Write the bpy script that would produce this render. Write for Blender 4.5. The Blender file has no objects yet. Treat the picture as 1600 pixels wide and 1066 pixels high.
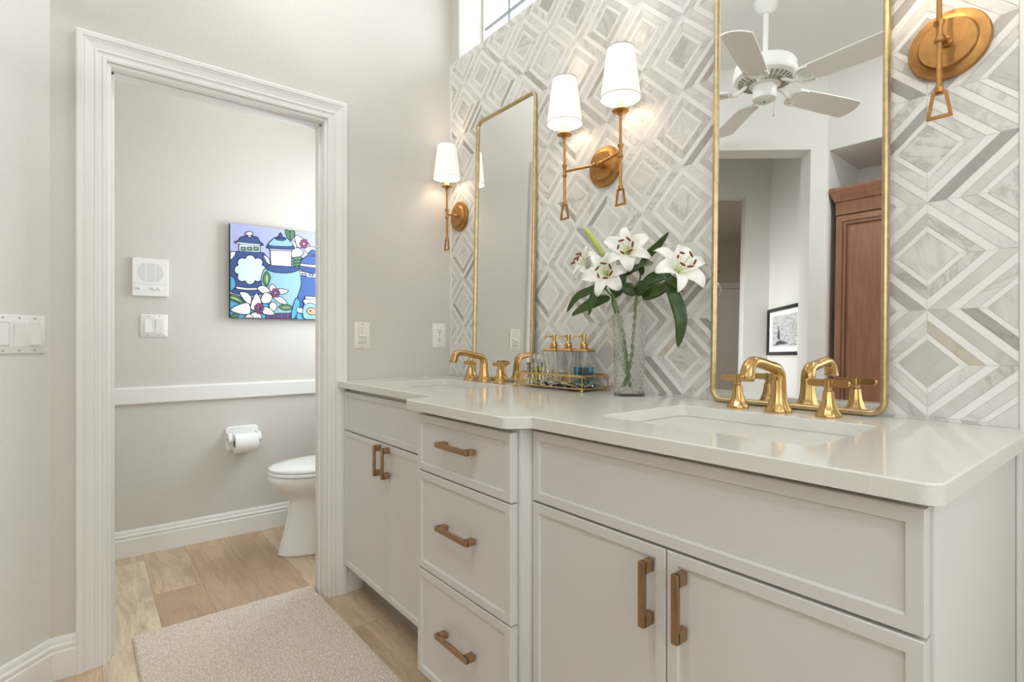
import bpy, bmesh, math, random
from mathutils import Vector, Matrix
R = math.radians
scene = bpy.context.scene
COL = scene.collection
rnd = random.Random(7)

# ------------------------------------------------------------------ camera
CAM = Vector((2.2182, -1.3914, 1.0667)); YAW = R(38.626); FPX = 833.0
FW = Vector((-math.cos(YAW), math.sin(YAW), 0)); RT = Vector((math.sin(YAW), math.cos(YAW), 0))
cd = bpy.data.cameras.new('camera'); cam = bpy.data.objects.new('camera', cd); COL.objects.link(cam)
cd.sensor_width = 36; cd.lens = 36 * FPX / 1600; cd.clip_start = .02
cam.location = CAM
up = Vector((0, 0, 1))
cam.rotation_euler = Matrix((RT, up, -FW)).transposed().to_euler()
scene.camera = cam
# ------------------------------------------------------------------ world, lights, exposure
scene.view_settings.view_transform = 'Standard'; scene.view_settings.look = 'None'
scene.view_settings.exposure = 0.3; scene.view_settings.gamma = 1; scene.view_settings.use_curve_mapping = False
scene.cycles.use_denoising = True
scene.cycles.sample_clamp_indirect = 8
scene.cycles.max_bounces = 14; scene.cycles.diffuse_bounces = 6; scene.cycles.transmission_bounces = 12
wd = bpy.data.worlds.new('sky'); scene.world = wd; wd.use_nodes = True
_n = wd.node_tree.nodes; _l = wd.node_tree.links
_tc = _n.new('ShaderNodeTexCoord'); _sx = _n.new('ShaderNodeSeparateXYZ'); _rp = _n.new('ShaderNodeValToRGB')
_l.new(_tc.outputs['Generated'], _sx.inputs[0]); _l.new(_sx.outputs[2], _rp.inputs[0])
_rp.color_ramp.elements[0].color = (.95, 1, 1, 1); _rp.color_ramp.elements[1].color = (.74, .91, 1, 1)
_l.new(_rp.outputs[0], _n['Background'].inputs[0]); _n['Background'].inputs[1].default_value = 1.3

def area(name, loc, rot, sx, sy, power, col=(1, 1, 1)):
    d = bpy.data.lights.new(name, 'AREA'); d.shape = 'RECTANGLE'; d.size = sx; d.size_y = sy
    d.energy = power; d.color = col
    o = bpy.data.objects.new(name, d); COL.objects.link(o); o.location = loc; o.rotation_euler = rot
    return o
WARM = (1, .78, .55)
area('daylight_high_window', (1.15, .66, 2.62), (R(-88), 0, 0), 2.8, .62, 21.5, (.84, .93, 1))
area('added_side_fill', (3.53, -1.15, 1.75), (0, R(90), 0), 1.5, 1.5, 9, (.90, .96, 1))  # added fill from the right, set in an invented window opening
area('added_front_fill', (2.86, -2.33, 1.7), (R(90), 0, 0), 1.0, 1.25, 6, (.90, .955, 1))  # added fill for the cabinet fronts, from an invented window behind the camera
for _i, _p in enumerate([(.50, -.80), (1.72, -1.78), (2.3, -1.45), (2.8, -.9)]):
    _d = area('added_ceiling_fill', (_p[0], _p[1], 2.895), (0, 0, 0), .16, .16, (3.5, 8, 2.0, 1.0)[_i], (.93, .97, 1)); _d.data.shape = 'DISK'  # unseen ceiling discs added to brighten the room
_d = area('toilet_ceiling_light', (-.50, -.72, 2.66), (0, 0, 0), .8, .8, 1.6, (1, .90, .78))
area('added_toilet_fill', (-.56, .10, 1.56), (R(-90), 0, 0), .56, .84, 11, (.84, .93, 1)); _d.data.shape = 'DISK'  # added fill for the lower toilet room, set in an invented window
_d = area('added_hall_fill', (-.27, -2.12, 1.15), (R(90), 0, R(-135)), .6, 1.2, 4.5, (.95, .98, 1)); _d.data.spread = R(115)  # unseen fill added to brighten the hall walls; no window is built here
_d = area('added_far_room_fill', (.02, -4.1, 2.4), (0, 0, 0), .3, .3, 9, (1, .95, .9)); _d.data.shape = 'DISK'  # weak unseen fill added to lift the dark far room

# ------------------------------------------------------------------ materials
def S(r, g, b):
    f = lambda c: (c / 255 / 12.92) if c / 255 <= .04045 else ((c / 255 + .055) / 1.055) ** 2.4
    return (f(r), f(g), f(b), 1)

class NT:
    def __init__(s, name):
        s.m = bpy.data.materials.new(name); s.m.use_nodes = True
        s.n = s.m.node_tree.nodes; s.l = s.m.node_tree.links; s.p = s.n['Principled BSDF']
    def node(s, t, **kw):
        n = s.n.new(t)
        for k, v in kw.items():
            if k in n.inputs: n.inputs[k].default_value = v
            else: setattr(n, k, v)
        return n
    def link(s, a, b): s.l.new(a, b)
    def mapped(s, scale=(1, 1, 1), rot=(0, 0, 0), coord='Object'):
        t = s.node('ShaderNodeTexCoord'); m = s.node('ShaderNodeMapping')
        m.inputs['Scale'].default_value = scale; m.inputs['Rotation'].default_value = rot
        s.link(t.outputs[coord], m.inputs['Vector']); return m.outputs[0]
    def noise(s, vec, scale, detail=3, rough=.5, dist=0):
        n = s.node('ShaderNodeTexNoise'); n.inputs['Scale'].default_value = scale; n.inputs['Detail'].default_value = detail
        n.inputs['Roughness'].default_value = rough; n.inputs['Distortion'].default_value = dist
        s.link(vec, n.inputs['Vector']); return n.outputs['Fac']
    def ramp(s, fac, stops):
        r = s.node('ShaderNodeValToRGB'); e = r.color_ramp.elements
        while len(e) < len(stops): e.new(.5)
        for i, (p, c) in enumerate(stops): e[i].position = p; e[i].color = c
        s.link(fac, r.inputs[0]); return r.outputs[0]
    def mix(s, fac, a, b, mode='MIX'):
        m = s.node('ShaderNodeMix', data_type='RGBA', blend_type=mode)
        for sock, v in ((m.inputs[0], fac), (m.inputs[6], a), (m.inputs[7], b)):
            if hasattr(v, 'is_linked'): s.link(v, sock)
            else: sock.default_value = v
        return m.outputs[2]
    def math(s, op, a, b=0.0):
        m = s.node('ShaderNodeMath', operation=op)
        for sock, v in ((m.inputs[0], a), (m.inputs[1], b)):
            if hasattr(v, 'is_linked'): s.link(v, sock)
            else: sock.default_value = v
        return m.outputs[0]
    def bump(s, h, strength, dist):
        b = s.node('ShaderNodeBump'); b.inputs['Strength'].default_value = strength; b.inputs['Distance'].default_value = dist
        s.link(h, b.inputs['Height']); s.link(b.outputs[0], s.p.inputs['Normal'])

def paint(name, col, rough=.5, vary=.03, scale=30, bump=0, bd=.001, spec=.5, metal=0, coat=0):
    t = NT(name); v = t.mapped()
    f = t.noise(v, scale, 4)
    lo = tuple(c * (1 - vary) for c in col[:3]) + (1,); hi = tuple(min(1, c * (1 + vary)) for c in col[:3]) + (1,)
    t.link(t.ramp(f, [(.3, lo), (.7, hi)]), t.p.inputs['Base Color'])
    t.p.inputs['Roughness'].default_value = rough; t.p.inputs['Metallic'].default_value = metal
    t.p.inputs['Specular IOR Level'].default_value = spec
    t.p.inputs['Coat Weight'].default_value = coat
    if bump: t.bump(f, bump, bd)
    return t.m

def metal(name, col, rough=.28, vary=.12, scale=60, rv=.08):
    t = NT(name); v = t.mapped(); f = t.noise(v, scale, 4)
    lo = tuple(c * (1 - vary) for c in col[:3]) + (1,); hi = tuple(min(1, c * (1 + vary)) for c in col[:3]) + (1,)
    t.link(t.ramp(f, [(.3, lo), (.7, hi)]), t.p.inputs['Base Color'])
    t.p.inputs['Metallic'].default_value = 1
    r = t.math('ADD', t.math('MULTIPLY', f, rv), rough - rv / 2); t.link(r, t.p.inputs['Roughness'])
    return t.m

def glass(name, col=(1, 1, 1, 1), ior=1.45, rough=0.0):
    t = NT(name); t.p.inputs['Base Color'].default_value = col; t.p.inputs['Transmission Weight'].default_value = 1
    t.p.inputs['Roughness'].default_value = rough; t.p.inputs['IOR'].default_value = ior
    return t.m

M = {}
M['wall'] = paint('wall_paint', S(215, 211, 204), .75, .015, 90, .3, .0018)
M['wall_w'] = paint('white_wall_paint', S(226, 224, 219), .75, .012, 90, .4, .002)
M['trim'] = paint('trim_white', S(238, 237, 233), .35, .008, 8)
M['ceiling'] = paint('ceiling_white', S(232, 231, 228), .8, .01, 80, .4, .002)
M['cab'] = paint('cabinet_offwhite', S(216, 214, 209), .38, .008, 10)
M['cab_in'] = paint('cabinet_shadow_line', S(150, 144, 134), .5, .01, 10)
M['toe'] = paint('toe_kick', S(150, 130, 105), .5, .03, 10)
M['brass'] = metal('brushed_brass', S(204, 168, 110), .25, .04, 40, .03)
M['gold'] = metal('antique_gold', S(180, 134, 80), .44, .16, 50, .12)
M['leaf'] = metal('gold_leaf', S(196, 176, 134), .36, .16, 45, .12)
M['bronze'] = metal('champagne_bronze', S(176, 145, 112), .46, .10, 80)
M['tray_gold'] = metal('tray_gold', S(214, 180, 120), .25, .08, 60)
M['dark'] = paint('dark_slot', S(40, 36, 32), .6, .02, 20)
M['screw'] = paint('screw_grey', S(150, 150, 146), .4, .02, 20)
M['porcelain'] = paint('porcelain', S(242, 242, 239), .08, .004, 5, coat=.3)
M['plastic'] = paint('white_plastic', S(240, 239, 235), .35, .006, 10)
M['almond'] = paint('almond_plastic', S(236, 232, 220), .35, .006, 10)
M['paper'] = paint('tissue_paper', S(245, 244, 241), .95, .02, 120, .4, .001)
M['card'] = paint('cardboard', S(150, 120, 88), .9, .04, 50)
M['black'] = paint('black_lacquer', S(24, 23, 22), .35, .05, 20)
M['matboard'] = paint('mat_board', S(236, 236, 234), .9, .01, 60)
M['fan'] = paint('fan_white', S(236, 235, 230), .4, .008, 12)
M['fan_slot'] = paint('fan_vent_shadow', S(150, 145, 132), .7, .03, 20)
M['water'] = glass('water', (.97, 1, .98, 1), 1.33)
M['glass'] = glass('clear_glass', (.97, .98, .97, 1), 1.46)
M['crystal'] = glass('cut_crystal', (.99, .995, .99, 1), 1.50)
t = NT('cut_crystal_vase'); t.p.inputs['Base Color'].default_value = (1, 1, 1, 1); t.p.inputs['Transmission Weight'].default_value = 1; t.p.inputs['Roughness'].default_value = .01; t.p.inputs['IOR'].default_value = 1.38
_tr = t.node('ShaderNodeBsdfTransparent'); _mx = t.node('ShaderNodeMixShader'); _mx.inputs[0].default_value = .34
t.link(t.p.outputs[0], _mx.inputs[1]); t.link(_tr.outputs[0], _mx.inputs[2]); t.link(_mx.outputs[0], t.n['Material Output'].inputs['Surface']); M['vase'] = t.m
M['teal'] = glass('teal_soap', (.004, .15, .21, 1), 1.36)
M['amber'] = glass('amber_soap', (.92, .76, .42, 1), 1.36)
M['clear_soap'] = glass('clear_soap', (.93, .90, .80, 1), 1.36)
M['perfume'] = glass('perfume', (.80, .68, .22, 1), 1.36)

t = NT('mirror_silver'); t.p.inputs['Metallic'].default_value = 1; t.p.inputs['Roughness'].default_value = .004
t.link(t.ramp(t.noise(t.mapped(), 4, 2), [(0, (.87, .88, .87, 1)), (1, (.90, .91, .90, 1))]), t.p.inputs['Base Color']); M['mirror'] = t.m
t = NT('tray_mirror'); t.p.inputs['Metallic'].default_value = 1; t.p.inputs['Roughness'].default_value = .03
t.link(t.ramp(t.noise(t.mapped(), 6, 2), [(0, (.62, .62, .58, 1)), (1, (.7, .7, .66, 1))]), t.p.inputs['Base Color']); M['tray_mirror'] = t.m

t = NT('window_pane'); _tr = t.node('ShaderNodeBsdfTransparent'); _gl = t.node('ShaderNodeBsdfGlossy'); _gl.inputs['Roughness'].default_value = .02
_mx = t.node('ShaderNodeMixShader'); _mx.inputs[0].default_value = .06
t.link(_tr.outputs[0], _mx.inputs[1]); t.link(_gl.outputs[0], _mx.inputs[2]); t.link(_mx.outputs[0], t.n['Material Output'].inputs['Surface']); M['pane'] = t.m

# quartz worktop
t = NT('quartz'); v = t.mapped()
f = t.noise(v, 400, 2); t.link(t.ramp(f, [(.3, S(216, 214, 206)), (.62, S(224, 222, 215)), (.72, S(210, 207, 197))]), t.p.inputs['Base Color'])
t.p.inputs['Roughness'].default_value = .10; M['quartz'] = t.m

# marble mosaic: per-tile attributes give tone and vein offset
t = NT('marble_mosaic'); tc = t.node('ShaderNodeTexCoord')
a1 = t.node('ShaderNodeAttribute', attribute_name='tone'); a2 = t.node('ShaderNodeAttribute', attribute_name='veil'); a3 = t.node('ShaderNodeAttribute', attribute_name='kind')
off = t.node('ShaderNodeVectorMath', operation='SCALE'); off.inputs[0].default_value = (31.7, 17.3, 53.1); t.link(a2.outputs['Fac'], off.inputs[3])
add = t.node('ShaderNodeVectorMath', operation='ADD'); t.link(tc.outputs['Object'], add.inputs[0]); t.link(off.outputs[0], add.inputs[1])
vrot = t.node('ShaderNodeVectorRotate', rotation_type='Y_AXIS'); t.link(add.outputs[0], vrot.inputs['Vector']); t.link(t.math('MULTIPLY', a2.outputs['Fac'], 6.28), vrot.inputs['Angle'])
mp = t.node('ShaderNodeMapping'); mp.inputs['Scale'].default_value = (1, 1, 2.6); t.link(vrot.outputs[0], mp.inputs['Vector'])
cloud = t.noise(mp.outputs[0], 6, 4, .6, 1.0)
vein = t.noise(mp.outputs[0], 3.6, 5, .58, 1.4)
vv = t.math('ABSOLUTE', t.math('SUBTRACT', vein, .5)); vmask = t.ramp(vv, [(0, (1, 1, 1, 1)), (.035, (.25, .25, .25, 1)), (.10, (0, 0, 0, 1))])
base = t.ramp(a1.outputs['Fac'], [(0, S(228, 226, 221)), (.55, S(217, 215, 209)), (.80, S(202, 199, 193)), (.93, S(166, 163, 157)), (1, S(208, 198, 180))])
c1 = t.mix(t.math('MULTIPLY', t.ramp(cloud, [(.45, (0, 0, 0, 1)), (.75, (1, 1, 1, 1))]), .32), base, S(182, 179, 173))
c2 = t.mix(t.math('MULTIPLY', vmask, t.math('ADD', t.math('MULTIPLY', a2.outputs['Fac'], .45), .06)), c1, S(140, 134, 125))
c3 = t.mix(a3.outputs['Fac'], c2, S(237, 235, 230))
t.link(c3, t.p.inputs['Base Color']); t.p.inputs['Roughness'].default_value = .3; M['marble'] = t.m
M['grout'] = paint('grout', S(228, 225, 217), .8, .02, 60)

# vinyl plank floor, planks run along x
t = NT('vinyl_planks'); tc = t.node('ShaderNodeTexCoord'); mp = t.node('ShaderNodeMapping'); mp.inputs['Location'].default_value = (.467, .99, 0)
t.link(tc.outputs['Object'], mp.inputs['Vector'])
def brick(seed_col1, seed_col2):
    b = t.node('ShaderNodeTexBrick', offset=.37, offset_frequency=2, squash=1)
    b.inputs['Scale'].default_value = 1; b.inputs['Brick Width'].default_value = 1.22; b.inputs['Row Height'].default_value = .18
    b.inputs['Mortar Size'].default_value = .0011; b.inputs['Mortar Smooth'].default_value = 0; b.inputs['Bias'].default_value = 0
    b.inputs['Color1'].default_value = seed_col1; b.inputs['Color2'].default_value = seed_col2; b.inputs['Mortar'].default_value = (.10, .065, .04, 1)
    t.link(mp.outputs[0], b.inputs['Vector']); return b
b1 = brick((0, 0, 0, 1), (1, 1, 1, 1)); b1.inputs['Mortar'].default_value = (.5, .5, .5, 1)
m2 = t.node('ShaderNodeMapping'); m2.inputs['Scale'].default_value = (1.3, 9, 1)
shift = t.node('ShaderNodeVectorMath', operation='SCALE'); shift.inputs[0].default_value = (13, 29, 7); t.link(b1.outputs['Color'], shift.inputs[3])
ad = t.node('ShaderNodeVectorMath', operation='ADD'); t.link(tc.outputs['Object'], ad.inputs[0]); t.link(shift.outputs[0], ad.inputs[1]); t.link(ad.outputs[0], m2.inputs['Vector'])
g1 = t.noise(m2.outputs[0], 2.2, 6, .62, .8); g2 = t.noise(m2.outputs[0], 14, 4, .6, .3)
tone = t.ramp(b1.outputs['Color'], [(0, S(188, 160, 130)), (.45, S(206, 180, 150)), (.8, S(220, 198, 170)), (1, S(234, 220, 196))])
c = t.mix(t.math('MULTIPLY', t.ramp(g1, [(.42, (0, 0, 0, 1)), (.72, (1, 1, 1, 1))]), .7), tone, S(160, 130, 104))
c = t.mix(t.math('MULTIPLY', t.ramp(g2, [(.5, (0, 0, 0, 1)), (.75, (1, 1, 1, 1))]), .3), c, S(136, 110, 88))
c = t.mix(t.math('MULTIPLY', b1.outputs['Fac'], .55), c, S(110, 80, 55))
t.link(c, t.p.inputs['Base Color']); t.p.inputs['Roughness'].default_value = .42; t.bump(g2, .12, .001); M['floor'] = t.m

# rug
t = NT('loop_rug'); v = t.mapped((1, 1, 1)); vo = t.node('ShaderNodeTexVoronoi', feature='DISTANCE_TO_EDGE'); vo.inputs['Scale'].default_value = 85; t.link(v, vo.inputs['Vector'])
nz = t.noise(v, 60, 3)
t.link(t.mix(t.math('MULTIPLY', nz, .5), t.ramp(vo.outputs[0], [(0, S(196, 178, 160)), (.18, S(230, 218, 204)), (1, S(236, 226, 214))]), S(214, 200, 186)), t.p.inputs['Base Color'])
t.p.inputs['Roughness'].default_value = .95; t.bump(vo.outputs[0], .9, .004); M['rug'] = t.m

# shade fabric: a glowing lamp shade around its bulb
t = NT('lit_shade_fabric'); wv = t.noise(t.mapped((1, 1, 1)), 300, 2)
t.link(t.ramp(wv, [(.3, (.86, .84, .8, 1)), (.7, (.92, .9, .86, 1))]), t.p.inputs['Base Color']); t.p.inputs['Roughness'].default_value = .9
t.p.inputs['Emission Color'].default_value = (1, .93, .84, 1); t.p.inputs['Emission Strength'].default_value = .3; M['shade'] = t.m
t = NT('bulb_glow'); t.p.inputs['Emission Color'].default_value = (1, .88, .7, 1); t.p.inputs['Emission Strength'].default_value = 6
t.link(t.ramp(t.noise(t.mapped(), 5), [(0, (.9, .9, .9, 1)), (1, (1, 1, 1, 1))]), t.p.inputs['Base Color']); M['bulb'] = t.m
M['frame_shadow'] = paint('switch_shadow_lines', S(206, 204, 197), .5, .01, 10)  # darker grey paints in the shadow lines around the switch slides
M['candle'] = paint('candle_sleeve', S(238, 228, 205), .5, .01, 10)

# wood of the tall cabinet
t = NT('cherry_wood'); v = t.mapped((14, 14, 1.4)); g = t.noise(v, 2.2, 5, .6, .5)
t.link(t.ramp(g, [(.3, S(134, 90, 66)), (.7, S(160, 112, 86))]), t.p.inputs['Base Color']); t.p.inputs['Roughness'].default_value = .3; M['wood'] = t.m
M['wood_dark'] = paint('cherry_dark', S(78, 42, 28), .4, .05, 20)  # darker tone along the door panel grooves

# lily materials
t = NT('lily_petal'); a = t.node('ShaderNodeAttribute', attribute_name='along')
t.link(t.mix(t.noise(t.mapped(), 40, 3), t.ramp(a.outputs['Fac'], [(0, S(196, 214, 120)), (.22, S(238, 240, 214)), (.5, S(248, 247, 241)), (1, S(248, 247, 242))]), S(244, 243, 236)), t.p.inputs['Base Color'])
t.p.inputs['Roughness'].default_value = .55; t.p.inputs['Subsurface Weight'].default_value = .15; t.p.inputs['Subsurface Radius'].default_value = (.01, .01, .008); M['petal'] = t.m
t = NT('lily_leaf'); v = t.mapped(); 
t.link(t.ramp(t.noise(v, 30, 4), [(.3, S(36, 60, 18)), (.7, S(64, 90, 32))]), t.p.inputs['Base Color']); t.p.inputs['Roughness'].default_value = .38; M['leafgreen'] = t.m
M['stem'] = paint('stem_green', S(92, 116, 48), .5, .12, 60)
M['bud'] = paint('bud_green', S(186, 196, 92), .45, .12, 40)
M['filament'] = paint('filament', S(206, 216, 150), .5, .05, 50)
M['anther'] = paint('anther_rust', S(122, 52, 26), .8, .15, 120)

# ------------------------------------------------------------------ mesh helpers
OFF = {}
def bm_new(): return bmesh.new()
def box(bm, x0, x1, y0, y1, z0, z1, bev=0.0, seg=2, mi=0, mat=None):
    vs = [bm.verts.new((x, y, z)) for x in (x0, x1) for y in (y0, y1) for z in (z0, z1)]
    fs = [bm.faces.new([vs[i] for i in q]) for q in ((0, 1, 3, 2), (4, 6, 7, 5), (0, 4, 5, 1), (2, 3, 7, 6), (0, 2, 6, 4), (1, 5, 7, 3))]
    for f in fs: f.material_index = mi
    if mat is not None: bmesh.ops.transform(bm, matrix=mat, verts=vs)
    if bev > 0:
        es = list({e for f in fs for e in f.edges})
        r = bmesh.ops.bevel(bm, geom=es, offset=bev, segments=seg, affect='EDGES', profile=.5)
        for f in r['faces']: f.material_index = mi
    return vs
def lathe(bm, prof, c=(0, 0, 0), axis='z', seg=32, mi=0, rmod=None):
    """prof: list of (radius, height)."""
    rings = []
    for r, h in prof:
        ring = []
        if r < 1e-6:
            ring = [bm.verts.new((0, 0, h))]
        else:
            for i in range(seg):
                a = 2 * math.pi * i / seg; rr = r * (rmod(a, h) if rmod else 1)
                ring.append(bm.verts.new((rr * math.cos(a), rr * math.sin(a), h)))
        rings.append(ring)
    for A, B in zip(rings, rings[1:]):
        for i in range(seg):
            j = (i + 1) % seg
            if len(A) == 1 and len(B) == 1: continue
            if len(A) == 1: f = bm.faces.new((A[0], B[j], B[i])) if False else bm.faces.new((A[0], B[i], B[j]))
            elif len(B) == 1: f = bm.faces.new((A[i], A[j], B[0]))
            else: f = bm.faces.new((A[i], A[j], B[j], B[i]))
            f.material_index = mi
    if len(rings[0]) > 2: bm.faces.new(list(reversed(rings[0]))).material_index = mi
    if len(rings[-1]) > 2: bm.faces.new(rings[-1]).material_index = mi
    vs = [v for r in rings for v in r]
    m = Matrix.Translation(Vector(c))
    if axis == 'x': m = m @ Matrix.Rotation(R(90), 4, 'Y')
    elif axis == 'y': m = m @ Matrix.Rotation(R(-90), 4, 'X')     # height runs along +y
    elif axis == '-y': m = m @ Matrix.Rotation(R(90), 4, 'X')     # height runs along -y
    elif isinstance(axis, Vector): m = m @ axis.to_track_quat('Z', 'Y').to_matrix().to_4x4()
    bmesh.ops.transform(bm, matrix=m, verts=vs)
    return vs
def tube(bm, pts, rad, seg=12, mi=0, cap=True, flat=1.0, side=None):
    """sweep a round (or flattened) section along pts. rad: float or list; side: fixed sideways vector."""
    pts = [Vector(p) for p in pts]; n = len(pts)
    if not isinstance(rad, (list, tuple)): rad = [rad] * n
    rings = []; prev = None
    for i, p in enumerate(pts):
        d = (pts[min(i + 1, n - 1)] - pts[max(i - 1, 0)]).normalized()
        if side is not None: u = Vector(side); u = (u - d * u.dot(d)).normalized()
        elif prev is None:
            u = d.orthogonal().normalized()
        else: u = (prev - d * prev.dot(d)).normalized()
        prev = u; w = d.cross(u)
        rings.append([bm.verts.new(p + u * (rad[i] * math.cos(2 * math.pi * k / seg)) + w * (rad[i] * flat * math.sin(2 * math.pi * k / seg))) for k in range(seg)])
    for A, B in zip(rings, rings[1:]):
        for k in range(seg):
            bm.faces.new((A[k], A[(k + 1) % seg], B[(k + 1) % seg], B[k])).material_index = mi
    if cap:
        bm.faces.new(list(reversed(rings[0]))).material_index = mi; bm.faces.new(rings[-1]).material_index = mi
    return [v for r in rings for v in r]
def loft(bm, sections, mi=0, cap0=True, cap1=True):
    rings = [[bm.verts.new(p) for p in s] for s in sections]; n = len(rings[0])
    for A, B in zip(rings, rings[1:]):
        for k in range(n): bm.faces.new((A[k], A[(k + 1) % n], B[(k + 1) % n], B[k])).material_index = mi
    if cap0: bm.faces.new(list(reversed(rings[0]))).material_index = mi
    if cap1: bm.faces.new(rings[-1]).material_index = mi
    return [v for r in rings for v in r]
def prism(bm, poly, z0, z1, mi=0, fmap=None):
    """poly 2-D extruded; fmap maps (a,b,h)->xyz."""
    fmap = fmap or (lambda a, b, h: (a, b, h))
    A = [bm.verts.new(fmap(a, b, z0)) for a, b in poly]; B = [bm.verts.new(fmap(a, b, z1)) for a, b in poly]
    n = len(poly)
    fs = [bm.faces.new(list(reversed(A))), bm.faces.new(B)] + [bm.faces.new((A[i], A[(i + 1) % n], B[(i + 1) % n], B[i])) for i in range(n)]
    for f in fs: f.material_index = mi
    return A + B
def rrect(cx, cy, w, h, r, seg=6):
    out = []
    for sx, sy, a0 in ((1, 1, 0), (-1, 1, 90), (-1, -1, 180), (1, -1, 270)):
        for i in range(seg + 1):
            a = R(a0 + 90 * i / seg)
            out.append((cx + sx * (w / 2 - r) + r * math.cos(a), cy + sy * (h / 2 - r) + r * math.sin(a)))
    return out
def catmull(pts, n=8, closed=False):
    pts = [Vector(p) for p in pts]; out = []; m = len(pts)
    rng = range(m if closed else m - 1)
    for i in rng:
        if closed: p0, p1, p2, p3 = pts[(i - 1) % m], pts[i], pts[(i + 1) % m], pts[(i + 2) % m]
        else: p0, p1, p2, p3 = pts[max(i - 1, 0)], pts[i], pts[i + 1], pts[min(i + 2, m - 1)]
        for k in range(n):
            t = k / n
            out.append(.5 * ((2 * p1) + (-p0 + p2) * t + (2 * p0 - 5 * p1 + 4 * p2 - p3) * t * t + (-p0 + 3 * p1 - 3 * p2 + p3) * t ** 3))
    if not closed: out.append(pts[-1])
    return out
def off_of(o): return OFF.get(o.name, Vector((0, 0, 0)))
def obj(name, bm, mats, parent=None, smooth=True, ang=35, local=False, label=None, recalc=True):
    """link bm as ONE mesh object; world coordinates unless local."""
    if parent is not None and not local:
        bmesh.ops.translate(bm, vec=-off_of(parent), verts=bm.verts)
    if recalc: bmesh.ops.recalc_face_normals(bm, faces=bm.faces)
    me = bpy.data.meshes.new(name); bm.to_mesh(me); bm.free()
    for m_ in (mats if isinstance(mats, list) else [mats]): me.materials.append(M[m_] if isinstance(m_, str) else m_)
    if smooth:
        me.shade_smooth(); me.set_sharp_from_angle(angle=R(ang))
    o = bpy.data.objects.new(name, me); COL.objects.link(o)
    if parent is not None:
        o.parent = parent; OFF[o.name] = off_of(parent)
    if label: o['label'] = label
    return o
def rebase(o, loc):
    """put a single-mesh thing's origin at its base."""
    loc = Vector(loc); o.data.transform(Matrix.Translation(-loc)); o.location = loc; OFF[o.name] = loc; return o
def tag(o, label, cat, group=None, kind=None):
    o['label'] = label; o['category'] = cat
    if group: o['group'] = group
    if kind: o['kind'] = kind
    return o
def struct(o): o['kind'] = 'structure'; return o
def thing(name, label, cat, loc, group=None):
    o = bpy.data.objects.new(name, None); COL.objects.link(o); o.location = loc; o.empty_display_size = .05
    OFF[o.name] = Vector(loc); return tag(o, label, cat, group)
def dup(root, loc, label, group=None, rotz=None):
    r = root.copy(); COL.objects.link(r); r.location = loc; r['label'] = label
    if rotz is not None: r.rotation_euler = (0, 0, rotz)
    if group: r['group'] = group
    for ch in list(root.children):
        c = ch.copy(); COL.objects.link(c); c.parent = r
        for g in list(ch.children):
            d = g.copy(); COL.objects.link(d); d.parent = c
    return r
def sweep_h(bm, path, prof, mi=0, left=True):
    """baseboard: profile [(out,z)] carried along a floor polyline, mitred; out points to the left of travel."""
    path = [Vector((p[0], p[1])) for p in path]; n = len(path); rows = []
    for i, p in enumerate(path):
        ns = []
        if i > 0: d = (p - path[i - 1]).normalized(); ns.append(Vector((-d.y, d.x)))
        if i < n - 1: d = (path[i + 1] - p).normalized(); ns.append(Vector((-d.y, d.x)))
        nn = ns[0] if len(ns) == 1 else (ns[0] + ns[1]) / (1 + ns[0].dot(ns[1]))
        if not left: nn = -nn
        rows.append([bm.verts.new((p.x + nn.x * o, p.y + nn.y * o, z)) for o, z in prof])
    m = len(prof)
    for A, B in zip(rows, rows[1:]):
        for k in range(m): bm.faces.new((A[k], A[(k + 1) % m], B[(k + 1) % m], B[k])).material_index = mi
    bm.faces.new(rows[0]); bm.faces.new(list(reversed(rows[-1])))
BASEPROF = [(0, 0), (.016, 0), (.016, .085), (.012, .089), (.012, .094), (.0145, .097), (.0145, .104), (.009, .109), (.009, .115), (.0075, .126), (.004, .13), (0, .13)]
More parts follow.
